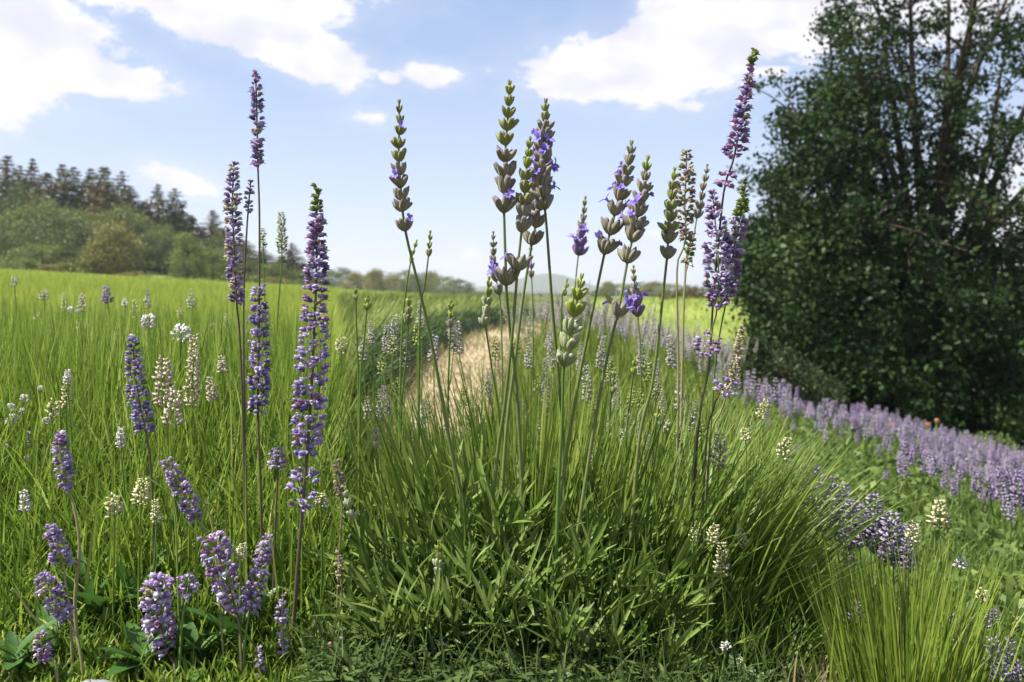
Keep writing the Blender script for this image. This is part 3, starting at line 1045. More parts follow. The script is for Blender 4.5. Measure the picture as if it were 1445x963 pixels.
def flowering_rows():
    r2 = np.random.RandomState(41)
    per = .85
    for k in range(5):
        y0 = (2.9, 3.2, 3.6, 4.2, 5.0)[k]
        y1 = (30, 28, 24, 20, 16)[k]
        n = (5200, 5200, 4600, 4200, 3600)[k]
        y = y0 * (y1 / y0) ** (r2.rand(n) ** 1.1)
        u = r2.uniform(.0, .72, n)
        c, w = path_c(y)
        x = c + w / 2 + .06 + u + k * per
        keep = x / y < .225 + r2.normal(0, .006, n)
        x, y, u = x[keep], y[keep], u[keep]
        n = len(x)
        if n < 300:
            continue
        s = 2 * u / .72 - 1
        h = .20 * (1 - np.abs(s) ** 3) ** .6
        ax = float(path_c(np.array(y0))[0]) + .5 + k * per
        org = np.array([ax, y0, gz(ax, y0)])
        base = np.stack([x, y, ground(x, y) + h * .35], 1)
        t = thing('lavender_row', ['hazy grey lilac flowering lavender row along the sandy path', 'second grey lilac flowering row from the sandy path', 'third grey lilac flowering row from the sandy path',
                                   'fourth grey lilac flowering row from the sandy path', 'fifth grey lilac flowering row from the sandy path'][k], 'hedge', org, 'flowering lavender rows')
        me = blade_mesh('foliage', M['tall'], base - org, r2.uniform(.10, .22, n), r2.uniform(.003, .005, n) * (.6 + .2 * y), r2.uniform(0, 6.28, n), np.abs(s) * .7 + np.abs(r2.normal(0, .15, n)), np.abs(r2.normal(0, .25, n)), 3, r2)
        obj('foliage', me, t)['kind'] = 'stuff'
        m = min(n // 3, (520, 500, 420, 380, 300)[k])
        i = r2.choice(n, m, False)
        me = multi_spikes('flower_spikes', base[i], r2.uniform(.27, .40, m), r2.uniform(0, 6.28, m), np.abs(r2.normal(0, .12, m)) + np.abs(s[i]) * .25, r2.uniform(.2, .32, m), r2.uniform(.010, .016, m), r2,
                          M['h_grey'], M['tall'], org)
        obj('flower_spikes', me, t)['kind'] = 'stuff'


flowering_rows()


def right_field():
    r2 = np.random.RandomState(51)
    # low leafy sward over the slope
    B, px, d = sample_px(62000, 1010, 1800, 1.25, 14, r2)
    n = len(d)
    L = r2.uniform(.04, .10, n) * (.55 + .8 * sst(d, 1.6, 5))
    me = blade_mesh('low_foliage', M['low'], B, L, r2.uniform(.004, .008, n) * (.45 + .25 * d), r2.uniform(0, 6.28, n), np.abs(r2.normal(0, .4, n)), np.abs(r2.normal(0, .6, n)), 3, r2)
    tag(obj('low_foliage', me), 'low leafy green plants covering the slope below the evergreen tree', 'ground cover', kind='stuff')
    # far purple carpet: the mass behind, single spikes in front of it
    B, px, d = sample_px(2600, 1000, 1760, 5.0, 12.5, r2)
    lim = 6.0 + 0 * d
    keep = (d > 8.0 - (px - 1050) / 400 * 1.6 + r2.normal(0, .5, len(d)) - 2.6 * (px < 1110)) & (d < 6.3 + np.maximum(0, px - 1095) / 350 * 6.5) & (r2.rand(len(d)) < .75)
    B, d = B[keep], d[keep]
    n = len(d)
    me = multi_spikes('lavender_carpet', B, r2.uniform(.16, .30, n), r2.uniform(0, 6.28, n), np.abs(r2.normal(0, .12, n)), r2.uniform(.35, .55, n), r2.uniform(.022, .036, n), r2, M['h_mauve'], M['low'], np.zeros(3), 7, 5)
    tag(obj('lavender_carpet', me), 'hazy purple carpet of lavender in front of the evergreen tree', 'lavender', kind='stuff')
    B, px, d = sample_px(1500, 1040, 1700, 2.6, 8.0, r2)
    keep = r2.rand(len(d)) < sst(d + (px - 1250) / 260, 2.2, 7.5) * .85
    B, d = B[keep], d[keep]
    n = len(d)
    me = multi_spikes('lavender_carpet', B, r2.uniform(.11, .22, n), r2.uniform(0, 6.28, n), np.abs(r2.normal(0, .15, n)), r2.uniform(.35, .5, n), r2.uniform(.014, .024, n), r2, M['h_mauve'], M['low'], np.zeros(3), 7, 5)
    tag(obj('lavender_carpet', me), 'loose pale lavender thinning out over the green slope', 'lavender', kind='stuff')
    # rough leafy growth among it
    B, px, d = sample_px(26000, 1030, 1750, 1.5, 10, r2)
    n = len(d)
    B[:, 2] += r2.uniform(0, 1, n) ** 1.3 * (.035 + .10 * (np.sin(B[:, 0] * 7 + np.sin(B[:, 1] * 5) * 2) * .5 + .5)) * (.5 + .5 * sst(d, 1.6, 4))
    V, f = leaf_cards(B, .02, r2, flat=.35, sizes=r2.uniform(.012, .026, n) * (.6 + .28 * d))
    tag(obj('leafy_growth', fastmesh('leafy_growth', V, f, M['low'], var=np.repeat(np.clip(r2.beta(1.5, 1.6, n), 0, 1), 4))), 'rough bushy green growth between the lavender of the slope', 'ground cover', kind='stuff')
    # brighter meadow glimpsed beyond the shrubs
    B, px, d = sample_px(16000, 880, 1500, 15, 70, r2)
    n = len(d)
    me = blade_mesh('meadow_grass', M['meadow_far'], B, r2.uniform(.12, .26, n), r2.uniform(.012, .03, n) * (.4 + d / 30), r2.uniform(0, 6.28, n), np.abs(r2.normal(0, .15, n)), np.abs(r2.normal(0, .3, n)), 2, r2)
    tag(obj('meadow_grass', me), 'pale green grass of the field behind the dark shrubs', 'grass', kind='stuff')
    B, px, d = sample_px(14000, 440, 900, 26, 120, r2)
    n = len(d)
    me = blade_mesh('meadow_grass', M['meadow_far'], B, r2.uniform(.10, .2, n), r2.uniform(.012, .03, n) * (.4 + d / 30), r2.uniform(0, 6.28, n), np.abs(r2.normal(0, .15, n)), np.abs(r2.normal(0, .3, n)), 2, r2)
    tag(obj('meadow_grass', me), 'distant green field between the clipped rows and the far hedgerow', 'grass', kind='stuff')


right_field()


# ------------------------------------------------------------------ plants around the main bush
def near_greenery():
    r2 = np.random.RandomState(61)
    # tall stems and grass between the bush and the path
    B, px, d = sample_px(6500, 455, 1090, 1.22, 2.7, r2)
    c, w = path_c(d)
    keep = ~((np.abs(B[:, 0] - c) < w * .42) & (d > 1.75)) & (r2.rand(len(d)) > .0)
    B, d = B[keep], d[keep]
    n = len(d)
    pxx = 722.5 + B[:, 0] / d * F
    L = r2.uniform(.12, .27, n) * (1 - .48 * (1 - sst(pxx, 600, 720)))
    me = blade_mesh('tall_grass', M['tall'], B, L, r2.uniform(.0028, .0052, n) * (.7 + .3 * d), r2.uniform(0, 6.28, n), np.abs(r2.normal(0, .16, n)), np.abs(r2.normal(0, .3, n)), 5, r2)
    tag(obj('tall_grass', me), 'thin upright green stems between the lavender bush and the path', 'grass', kind='stuff')
    # arching strap leaves falling away to the slope side
    n = 1500
    px = r2.uniform(915, 1060, n)
    d = r2.uniform(1.04, 1.42, n)
    x = (px - 722.5) / F * d
    B = np.stack([x, d, ground(x, d)], 1)
    org = np.array([.19, 1.2, gz(.19, 1.2)])
    t = thing('grass_clump', 'big clump of arching green strap leaves leaning out from the lavender bush', 'grass', org)
    az = r2.normal(0.0, .75, n)
    k = r2.rand(n)
    me = blade_mesh('blades', M['lush'], B, .15 + .15 * r2.rand(n), r2.uniform(.0032, .0055, n), az, .12 + .5 * k, .25 + .55 * r2.rand(n), 7, r2, origin=org)
    obj('blades', me, t)['kind'] = 'stuff'
    # fine carpet of grass under it towards the slope
    n = 7000
    px = r2.uniform(960, 1260, n)
    d = r2.uniform(.95, 1.7, n)
    keep = ~((px > 1120) & (px < 1200) & (d < 1.02))
    px, d = px[keep], d[keep]
    n = len(px)
    x = (px - 722.5) / F * d
    B = np.stack([x, d, ground(x, d)], 1)
    me = blade_mesh('low_grass', M['lush'], B, r2.uniform(.05, .13, n) * (1 - .45 * sst(px, 1080, 1200)), r2.uniform(.002, .004, n), r2.normal(.3, 1.2, n), np.abs(r2.normal(.2, .3, n)), np.abs(r2.normal(.4, .5, n)), 5, r2, np.clip(r2.beta(1.5, 2.6, n), 0, 1))
    tag(obj('low_grass', me), 'soft arching green grass on the slope side of the bush', 'grass', kind='stuff')
    # yellow green clump at the foot of the slope
    n = 1150
    px = r2.normal(1275, 46, n)
    d = np.clip(r2.normal(1.0, .06, n), .9, 1.2)
    x = (px - 722.5) / F * d
    B = np.stack([x, d, ground(x, d)], 1)
    org = np.array([.40, 1.0, gz(.40, 1.0)])
    t = thing('grass_clump', 'bright yellow green grass clump on the slope with two cream flower spikes', 'grass', org)
    az = np.where(px > 1275, 0, math.pi) + r2.normal(0, .8, n)
    me = blade_mesh('blades', M['clump'], B, r2.uniform(.09, .20, n), r2.uniform(.0022, .0036, n), az, np.abs(px - 1275) / 100 * .22 + np.abs(r2.normal(0, .08, n)), np.abs(r2.normal(.12, .2, n)), 6, r2, origin=org)
    obj('blades', me, t)['kind'] = 'stuff'
    # dry tuft between them
    n = 260
    px = r2.normal(1150, 20, n)
    d = r2.uniform(.90, 1.0, n)
    x = (px - 722.5) / F * d
    B = np.stack([x, d, ground(x, d)], 1)
    org = np.array([.29, .95, gz(.29, .95)])
    t = thing('grass_clump', 'dry straw brown grass tuft between the green clumps', 'grass', org)
    me = blade_mesh('blades', M['dry'], B, r2.uniform(.03, .085, n), r2.uniform(.0015, .003, n), r2.uniform(0, 6.28, n), np.abs(r2.normal(0, .5, n)), np.abs(r2.normal(.2, .4, n)), 4, r2, origin=org)
    obj('blades', me, t)['kind'] = 'stuff'


near_greenery()
path_litter()


def lavender_bush():
    r2 = np.random.RandomState(71)
    org = np.array([0.0, 1.05, gz(0, 1.05)])
    t = thing('lavender_bush', 'dense green lavender bush with narrow leaves at the foot of the tall spikes', 'bush', org)
    Bs, Ls, sc = [], [], []
    for i in range(430):
        px = 722 + r2.normal(0, 125)
        px = min(max(px, 486), 955)
        d = r2.uniform(.93, 1.2)
        x = (px - 722.5) / F * d
        z0 = gz(x, d)
        e = max(0.15, 1 - ((px - 722) / 265) ** 2)
        hmax = (.05 + .135 * e) * (.38 + .62 * sst(d, .91, 1.06))
        ht = hmax * r2.uniform(.35, 1.05)
        ax = np.array([(px - 722) / 420 + r2.normal(0, .28), (d - 1.08) * 2.4 + r2.normal(0, .25), 1.0])
        ax /= np.linalg.norm(ax)
        nl = r2.randint(12, 20)
        for k in range(nl):
            s = (k + .5) / nl
            p = np.array([x, d, z0]) + ax * ht * (.45 + .55 * s)
            a = k * 2.4 + r2.normal(0, .3)
            tilt = math.radians(66 - 46 * s + r2.normal(0, 10))
            b = basis(ax)
            out = b[:, 0] * math.cos(a) + b[:, 1] * math.sin(a)
            dr = ax * math.cos(tilt) + out * math.sin(tilt)
            up = np.cross(np.cross(dr, ax), dr)
            Bm = basis(dr, up=up + 1e-4)
            L = r2.uniform(.028, .056)
            w = r2.uniform(.0036, .0054)
            # leaf template is 1 long, .1 wide: x is across, y towards the shoot
            Bs.append(Bm)
            Ls.append(p)
            sc.append((w / .1, L, L))
    Bs, Ls, sc = np.array(Bs), np.array(Ls), np.array(sc)
    tmpl = [leaf_strip(1, .1, 4, c, .5) for c in (-.25, -.1, .1, .22)]
    meshes = [fastmesh('leaf', v, q, M['leaf'], smooth=True) for v, q in tmpl]
    score = Ls[:, 1] - .45 * Ls[:, 2] + r2.normal(0, .02, len(Ls))
    order = np.argsort(score)
    for i in order[:300]:
        obj('leaf', meshes[r2.randint(4)], t, m4(Bs[i], Ls[i] - org, sc[i]))
    rest = order[300:]
    V, Fq, n = [], [], 0
    for k in range(4):
        idx = rest[k::4]
        v, f = scatter(tmpl[k][0], [tmpl[k][1]], Bs[idx] * sc[idx][:, None, :], Ls[idx] - org)
        V.append(v)
        Fq.append(f[0] + n)
        n += len(v)
    V = np.vstack(V)
    obj('foliage', fastmesh('foliage', V, Fq, M['leafv'], var=np.repeat(r2.beta(1.7, 2.0, len(V) // 15), 15), smooth=True), t)['kind'] = 'stuff'
    # bare green stalks rising out of the leaves
    n = 950
    px = np.clip(r2.normal(745, 115, n), 500, 985)
    d = r2.uniform(1.07, 1.29, n)
    x = (px - 722.5) / F * d
    B = np.stack([x, d, ground(x, d) + .02], 1)
    az = np.where(px < 740, math.pi, 0) + r2.normal(0, .8, n)
    me = blade_mesh('stalks', M['lush'], B, r2.uniform(.12, .29, n), r2.uniform(.0028, .0055, n), az, np.abs(px - 740) / 620 + np.abs(r2.normal(0, .12, n)), np.abs(r2.normal(.02, .12, n)), 6, r2, np.clip(r2.beta(1.6, 1.8, n) + .1, 0, 1), origin=org)
    obj('stalks', me, t)['kind'] = 'stuff'


lavender_bush()


def ground_cover():
    r2 = np.random.RandomState(81)
    n = 9000
    px = r2.uniform(430, 1180, n)
    d = r2.uniform(.80, 1.02, n)
    x = (px - 722.5) / F * d
    hmax = .042 * (1 - sst(d, .94, 1.0)) + .004
    P = np.stack([x, d, ground(x, d) + r2.uniform(0, 1, n) ** .8 * hmax], 1)
    v, q = leaf_strip(1, .27, 4, -.3, .35, 'broad')
    dr = np.stack([r2.normal(0, .8, n), r2.normal(-.2, .8, n), r2.uniform(.0, .9, n)], 1)
    Bs = np.stack([basis(a, roll=r2.normal(0, .4)) for a in dr]) * (r2.uniform(.006, .019, n))[:, None, None]
    V, f = scatter(v, [q], Bs, P)
    tag(obj('ground_cover', fastmesh('ground_cover', V, f, M['cover'], var=np.repeat(r2.beta(1.5, 2.2, n), len(v)), smooth=True)), 'dark small leaved ground cover in front of the lavender bush', 'ground cover', kind='stuff')
    n = 1500
    px = r2.uniform(440, 1130, n)
    d = r2.uniform(.82, 1.0, n)
    x = (px - 722.5) / F * d
    B = np.stack([x, d, ground(x, d)], 1)
    me = blade_mesh('sprigs', M['cover'], B, r2.uniform(.03, .10, n), r2.uniform(.0014, .003, n), r2.uniform(0, 6.28, n), np.abs(r2.normal(0, .4, n)), np.abs(r2.normal(.3, .6, n)), 6, r2)
    tag(obj('low_grass', me), 'thin dark grass sprigs in the ground cover at the bush foot', 'grass', kind='stuff')


ground_cover()


def weed(label, px, d, n, L, wd, material, seed, group=None, tilt=(35, 75), name='broadleaf_weed'):
    r2 = np.random.RandomState(seed)
    x = (px - 722.5) / F * d
    g = gz(x, d)
    t = thing(name, label, 'weed', (x, d, g), group)
    ms = []
    for c in (-.35, -.15):
        v, q = leaf_strip(1, .42, 6, c, .3, 'broad')
        q2 = q
        ms.append(fastmesh('leaf', v, q2, material, smooth=True))
    for k in range(n):
        a = k * 2.4 + r2.normal(0, .3)
        ti = math.radians(r2.uniform(*tilt))
        dr = np.array([math.cos(a) * math.sin(ti), math.sin(a) * math.sin(ti), math.cos(ti)])
        s = L * r2.uniform(.7, 1.15)
        B = basis(dr, up=np.cross(np.cross(dr, (0, 0, 1)), dr))
        obj('leaf', ms[k % 2], t, m4(B, (0, 0, .004 + .02 * r2.rand()), (s * wd, s, s)))


weed('broad leaved green weed beside the grey stones', 22, .92, 10, .050, .9, M['weed'], 1)
weed('broad leaved weed under the drooping double purple cluster', 205, .93, 8, .055, 1.0, M['weed'], 2)
weed('long leaved dock in the grass behind the drooping purple cluster', 185, 1.02, 9, .085, .6, M['weed'], 3, None, (10, 50))
weed('low leafy plant under the fat leaning lilac spike', 75, .95, 10, .045, .8, M['weed'], 11, None, (25, 70))
weed('leafy rosette between the drooping cluster and the pale shaggy spike', 275, .94, 9, .042, .8, M['weed'], 12, None, (25, 70))
weed('narrow leaved rosette behind the short lilac spike', 120, 1.0, 10, .07, .5, M['weed'], 13, None, (10, 55))
weed('upright leafy plant under the slim lilac spike', 330, .97, 9, .06, .5, M['weed'], 14, None, (10, 55))
weed('grey green weed tucked between the lavender bush and the arching leaves', 982, .98, 10, .060, .9, M['weedpale'], 4, None, (15, 65))
weed('small grey green weed in the dark ground cover', 1045, .93, 8, .036, 1.0, M['weedpale'], 5, None, (20, 70))
weed('tiny pale weed low in the ground cover beside the pink buds', 790, .88, 8, .026, 1.0, M['weedpale'], 6, None, (20, 70))


def stones():
    r2 = np.random.RandomState(91)
    for i, (px, d, s) in enumerate([(130, .872, .026), (172, .868, .018), (15, .868, .024), (930, .865, .016), (225, .868, .014)]):
        v, q = lathe([(.05, 0), (.8, .02), (1.0, .25), (.85, .5), (.4, .62), (.03, .64)], 9, .8)
        v = v * (1 + r2.normal(0, .06, v.shape)) * s
        x = (px - 722.5) / F * d
        o = obj('stone', fastmesh('stone', v, q, M['stone'], smooth=True))
        o.location = (x, d, gz(x, d) - .002)
        tag(o, ['flat grey stone under the leaning purple spikes', 'small grey stone touching the flat grey one', 'grey stone half hidden by the broad leaved weed', 'grey stone in the dark ground cover',
                'little grey stone below the drooping purple cluster'][i], 'stone')


stones()


# ------------------------------------------------------------------ flower pieces
def calyx_mesh(name, material, k):
    v, q = lathe([(.05, 0), (.12, .10), (.175, .38), (.185, .66), (.150, .88), (.10, 1.0), (.02, .96)] if k == 0 else [(.05, 0), (.14, .12), (.20, .42), (.17, .74), (.08, .93), (.02, 1.04)], 7, 1.0, .08)
    r = np.linalg.norm(v[:, :2], axis=1, keepdims=True)
    a = np.arctan2(v[:, 1], v[:, 0])
    v[:, :2] *= 1 + .10 * np.cos(a * 3.5)[:, None]
    return fastmesh(name, v, q, material, smooth=True)


CAL = {s: [calyx_mesh('calyx', M['cal_' + s], 0), calyx_mesh('calyx', M['cal_' + s], 1)] for s in 'bgywv'}


def bract_mesh(material, seed):
    r2 = np.random.RandomState(seed)
    parts = []
    for k in range(4):
        a = k * math.pi / 2 + r2.normal(0, .2)
        v, q = leaf_strip(.56, .30, 4, -.2, .6, 'broad')
        dr = np.array([math.cos(a) * .7, math.sin(a) * .7, 1.0])
        B = basis(dr, up=np.cross(np.cross(dr, (0, 0, 1)), dr))
        parts.append((v @ B.T, q, 0))
    v, q = lathe([(.02, -.12), (.17, -.06), (.20, .06), (.05, .14)], 7)
    parts.append((v, q, 0))
    V, F_, mi = merge(parts)
    return fastmesh('flower_whorl', V, F_, material, smooth=True)


BRACT = {'b': bract_mesh(M['bract'], 1), 'g': bract_mesh(M['bractg'], 2), 'y': bract_mesh(M['bractg'], 3), 'w': bract_mesh(M['bractg'], 4), 'v': bract_mesh(M['bract'], 5)}


def corolla_mesh(seed):
    r2 = np.random.RandomState(seed)
    parts = []
    v, q = lathe([(.09, 0), (.10, .3), (.16, .52)], 6)
    parts.append((v, q, 0))
    for k, (a, L, w) in enumerate([(1.2, .55, .42), (1.95, .55, .42), (4.1, .42, .30), (4.71, .46, .34), (5.3, .42, .30)]):
        v, q = leaf_strip(L, w, 4, -.35, .35, 'broad')
        a += r2.normal(0, .1)
        dr = np.array([math.cos(a), math.sin(a), .9 + r2.normal(0, .2)])
        B = basis(dr, up=np.cross(np.cross(dr, (0, 0, 1)), dr))
        parts.append((v @ B.T + np.array([math.cos(a) * .1, math.sin(a) * .1, .46]), q, 0))
    V, F_, mi = merge(parts)
    return fastmesh('floret', V, F_, M['petal'], smooth=True)


COROLLA = [corolla_mesh(1), corolla_mesh(2), corolla_mesh(3)]


def floret_mesh(material, seed):
    """plump pea-like floret: keel with a raised banner petal and two wings"""
    r2 = np.random.RandomState(seed)
    parts = []
    v, q = lathe([(.05, 0), (.22, .14), (.34, .42), (.31, .70), (.16, .92), (.02, 1.0)], 7, .82, .16)
    parts.append((v, q, 0))
    for a, L, w in ((1.57, .95, .62), (-.15, .8, .5), (3.3, .8, .5)):
        v, q = leaf_strip(L, w, 4, -.30 + r2.normal(0, .06), .55, 'broad')
        dr = np.array([math.cos(a) * .55, math.sin(a) * .55, 1.0])
        B = basis(dr, up=np.cross(np.cross(dr, (0, 0, 1)), dr))
        parts.append((v @ B.T + np.array([0, 0, .1]), q, 0))
    V, F_, mi = merge(parts)
    return fastmesh('floret', V, F_, material, smooth=True)


FLO = {k: [floret_mesh(M['fl_' + k], i) for i in range(3)] for k in ('violet', 'blue', 'lilac', 'rose', 'cream', 'green', 'brown', 'pink')}
BUDLEAF = None


def stem_obj(pts, r0, r1, material, t, org, n=26, sides=7):
    p = spline(pts, n)
    v, f = tube(p - org, np.linspace(r0, r1, n), sides)
    obj('stem', fastmesh('stem', v, f, material, smooth=True), t)
    return p


def foot(px, d):
    x = (px - 722.5) / F * d
    return np.array([x, d, gz(x, d) - .004])


def lav(label, tip, whorls, stem, base, d=1.0, db=None, seed=0, sm='stem', r=(.0010, .0026), extra_leaf=None, n_cal=7, group=None):
    """narrow lavender: tip (px,py); whorls (px,py,width px,style,open florets); stem px points; base px"""
    r2 = np.random.RandomState(seed + 100)
    db = db or d
    f_ = foot(base, db)
    t = thing('lavender_flower', label, 'flower', f_, group)
    pts = [W(*tip, d)] + [W(w[0], w[1], d) for w in whorls]
    ns = len(stem)
    pts += [W(p[0], p[1], d + (db - d) * (i + 1) / (ns + 1)) for i, p in enumerate(stem)] + [f_]
    stem_obj(pts, r[0] * d, r[1] * d, M[sm], t, f_, 44)
    wp = np.array([W(*tip, d)] + [W(w[0], w[1], d) for w in whorls] + [W(*stem[0], d)])
    for i, (px, py, wd, st, op) in enumerate(whorls):
        p = wp[i + 1]
        ax = wp[i] - wp[i + 2]
        ax /= np.linalg.norm(ax)
        size = wd * 1.13 / F * d
        cl = size * .66
        p = p - ax * size * .26
        b = basis(ax, roll=r2.uniform(0, 6.28))
        # the whorl's own mesh: bracts round the node
        wh = obj('flower_whorl', BRACT[st], t, m4(b, p - f_, (size * .52,) * 3))
        n = n_cal if wd > 16 else 5
        inv = np.linalg.inv(np.array(m4(b, p, (size * .52,) * 3)))
        opened = set(r2.choice(n, min(op, n), False)) if op else set()
        for k in range(n):
            a = k / n * 6.283 + r2.normal(0, .12)
            tl = math.radians(r2.normal(36 if wd > 20 else 24, 7) * (1.0 if k % 2 else .72))
            out = b[:, 0] * math.cos(a) + b[:, 1] * math.sin(a)
            dr = ax * math.cos(tl) + out * math.sin(tl)
            s = cl * r2.uniform(.9, 1.18)
            mm = inv @ np.array(m4(basis(dr, roll=r2.uniform(0, 6.28)), p + out * size * .06, (s * 1.05, s * 1.05, s)))
            obj('calyx', CAL[st][r2.randint(2)], wh, Matrix(mm.tolist()))
            if k in opened:
                dr2 = dr * .7 + out * .6
                s2 = size * r2.uniform(.42, .6)
                mm = inv @ np.array(m4(basis(dr2, roll=r2.uniform(0, 6.28)), p + out * size * .06 + dr * cl * .75, (s2,) * 3))
                obj('floret', COROLLA[r2.randint(3)], wh, Matrix(mm.tolist()))
    # closed buds at the tip
    st = whorls[0][3]
    ax = wp[0] - wp[2]
    ax /= np.linalg.norm(ax)
    size = whorls[0][2] / F * d
    for k in range(4):
        a = k * 1.57 + r2.normal(0, .2)
        b = basis(ax)
        dr = ax + (b[:, 0] * math.cos(a) + b[:, 1] * math.sin(a)) * .28
        obj('bud', CAL[st if st != 'b' else 'g'][1], t, m4(basis(dr), wp[0] - ax * size * .4 - f_, (size * .42, size * .42, size * .62)))
    for lf in (extra_leaf or []):
        px, py, tx, ty = lf
        p0, p1 = W(px, py, d), W(tx, ty, d)
        dr = p1 - p0
        L = np.linalg.norm(dr)
        v, q = leaf_strip(1, .22, 6, .12, .5, 'broad')
        obj('leaf', fastmesh('leaf', v, q, M['bractg'], smooth=True), t, m4(basis(dr, up=(0, -1, .1)), p0 - f_, (L, L, L)))
    return t


def lup(label, axis, width, fsize, palette, stem, base, d=1.0, db=None, seed=0, sm='stembrown', r=(.0008, .0016), rings=None, per=6, name='violet_flower', green_tip=0.0, tilt=(62, 38), cat='flower', sparse=0.0, group=None):
    """dense spike: axis px points tip->bottom, width px profile (list over t), floret size px"""
    r2 = np.random.RandomState(seed + 300)
    db = db or d
    f_ = foot(base, db)
    t = thing(name, label, cat, f_, group)
    A = [W(p[0], p[1], d) for p in axis]
    ns = len(stem)
    pts = A + [W(p[0], p[1], d + (db - d) * (i + 1) / (ns + 1)) for i, p in enumerate(stem)] + [f_]
    stem_obj(pts, r[0] * d, r[1] * d, M[sm], t, f_, 40)
    florets(t, f_, A, width, fsize, palette, d, r2, rings, per, green_tip, tilt, sparse)
    return t


def tier(t, axis, width, fsize, palette, d, seed, rings=None, per=6, green_tip=0.0, tilt=(62, 38), sparse=0.0):
    """a further tier of florets lower on the same stalk"""
    florets(t, np.array(t.location), [W(p[0], p[1], d) for p in axis], width, fsize, palette, d, np.random.RandomState(seed + 300), rings, per, green_tip, tilt, sparse)


def florets(t, f_, A, width, fsize, palette, d, r2, rings, per, green_tip, tilt, sparse):
    L = sum(np.linalg.norm(A[i + 1] - A[i]) for i in range(len(A) - 1))
    s0 = fsize * .9 / F * d
    sparse = sparse + .12
    nr = rings or max(4, int(L / (s0 * .78)))
    ap = spline(A, nr * 4 + 1)
    names = [p[0] for p in palette]
    wts = np.array([p[1] for p in palette], float)
    wts /= wts.sum()
    for i in range(nr):
        tt = (i + .5) / nr
        j = int(tt * (len(ap) - 1))
        p = ap[j]
        ax = ap[max(0, j - 2)] - ap[min(len(ap) - 1, j + 2)]
        ax /= np.linalg.norm(ax)
        b = basis(ax)
        wd = np.interp(tt, np.linspace(0, 1, len(width)), width) / F * d
        n = max(3, int(round(per * (.55 + .45 * min(1, wd / (s0 * 2.0))))))
        a0 = r2.uniform(0, 6.28)
        for k in range(n):
            if r2.rand() < sparse:
                continue
            a = a0 + k / n * 6.283 + r2.normal(0, .18)
            out = b[:, 0] * math.cos(a) + b[:, 1] * math.sin(a)
            tl = math.radians(tilt[1] + (tilt[0] - tilt[1]) * tt + r2.normal(0, 11))
            dr = ax * math.cos(tl) + out * math.sin(tl)
            s = s0 * r2.uniform(.62, 1.2) * (.72 + .28 * min(1, tt * 4))
            rad = max(0, wd * .5 - s * .8)
            kind = 'green' if tt < green_tip else names[r2.choice(len(names), p=wts)]
            q = p + out * rad * r2.uniform(.75, 1.05) + ax * s * r2.normal(0, .25) - f_
            B = basis(dr, up=np.cross(np.cross(dr, ax), dr) + 1e-5)
            B = np.stack([-B[:, 0], -B[:, 1], B[:, 2]], 1)
            obj('floret', FLO[kind][r2.randint(3)], t, m4(B, q, (s, s, s)))
    return t


# ------------------------------------------------------------------ the tall lavender spikes of the main bush
def chain(pts, ws, styles, opens=None):
    n = len(pts)
    out = []
    for i, (x, y) in enumerate(pts):
        out.append((x, y, float(np.interp(i, np.linspace(0, n - 1, len(ws)), ws)), styles[min(i, len(styles) - 1)], (opens or {}).get(i, 0)))
    return out


lav('grey green lavender spike bending over, one small whorl set apart below its head', (563, 143),
    chain([(563, 155), (564, 170), (564, 185), (562, 203), (563, 221), (563, 240), (565, 257), (566, 275), (567, 291), (571, 319)], [13, 17, 22, 25, 25, 24], 'gggggbbbbb', {2: 1, 6: 1, 9: 1}),
    [(576, 345), (592, 410), (610, 490), (634, 620), (662, 750)], 692, 1.0, 1.03, 1)
lav('tallest lavender spike, sparse green and brown whorls on a straight stem, no open petals', (719, 116),
    chain([(719, 128), (718, 144), (717, 160), (716, 177), (714, 197), (713, 220), (713, 242), (712, 263), (711, 290), (714, 392)], [16, 20, 24, 27, 31, 32, 34], 'yggggbbbbb', {8: 1, 9: 1}),
    [(716, 430), (721, 480), (728, 540), (736, 680)], 742, .99, 1.02, 2, extra_leaf=[(714, 398, 687, 374)])
lav('yellow green tipped lavender spike crossing the stem of the tallest spike', (748, 195),
    chain([(747, 205), (746, 217), (744, 231), (742, 248), (741, 265), (740, 283), (739, 300), (737, 319), (731, 372)], [13, 18, 22, 25, 27, 31], 'yyygggbbb', {8: 1}),
    [(728, 410), (722, 480), (711, 580), (702, 640), (688, 790)], 684, .985, 1.0, 3)
lav('lavender spike with a broad band of violet petals on a dark leaning stem', (770, 142),
    chain([(770, 153), (769, 166), (768, 179), (768, 193), (767, 208), (767, 223), (766, 240), (765, 257), (765, 273), (768, 288)], [15, 20, 24, 27, 30, 32, 32, 26], 'ggbbbbbbbb', {3: 1, 4: 2, 5: 3, 6: 4, 7: 3, 8: 2}),
    [(772, 330), (780, 440), (789, 540), (795, 640)], 800, 1.03, 1.08, 4)
lav('lavender spike with brown lower whorls partly hidden behind the violet banded spike', (764, 240),
    chain([(763, 252), (761, 268), (759, 290), (757, 312), (752, 336)], [20, 26, 29, 31], 'bbbbb', {0: 1, 2: 2, 3: 1}),
    [(749, 352), (738, 420), (728, 500), (712, 640)], 700, 1.05, 1.06, 5)
lav('violet flowering lavender spike leaning, first of the leaning pair', (891, 201),
    chain([(890, 213), (888, 227), (884, 242), (880, 257), (875, 275), (869, 295), (863, 322), (855, 349)], [15, 20, 23, 25, 29, 31, 32], 'bbbbbbbb', {2: 1, 3: 3, 4: 3, 5: 3, 6: 1, 7: 2}),
    [(850, 372), (838, 430), (820, 520), (806, 600), (788, 720)], 772, 1.0, 1.04, 6)
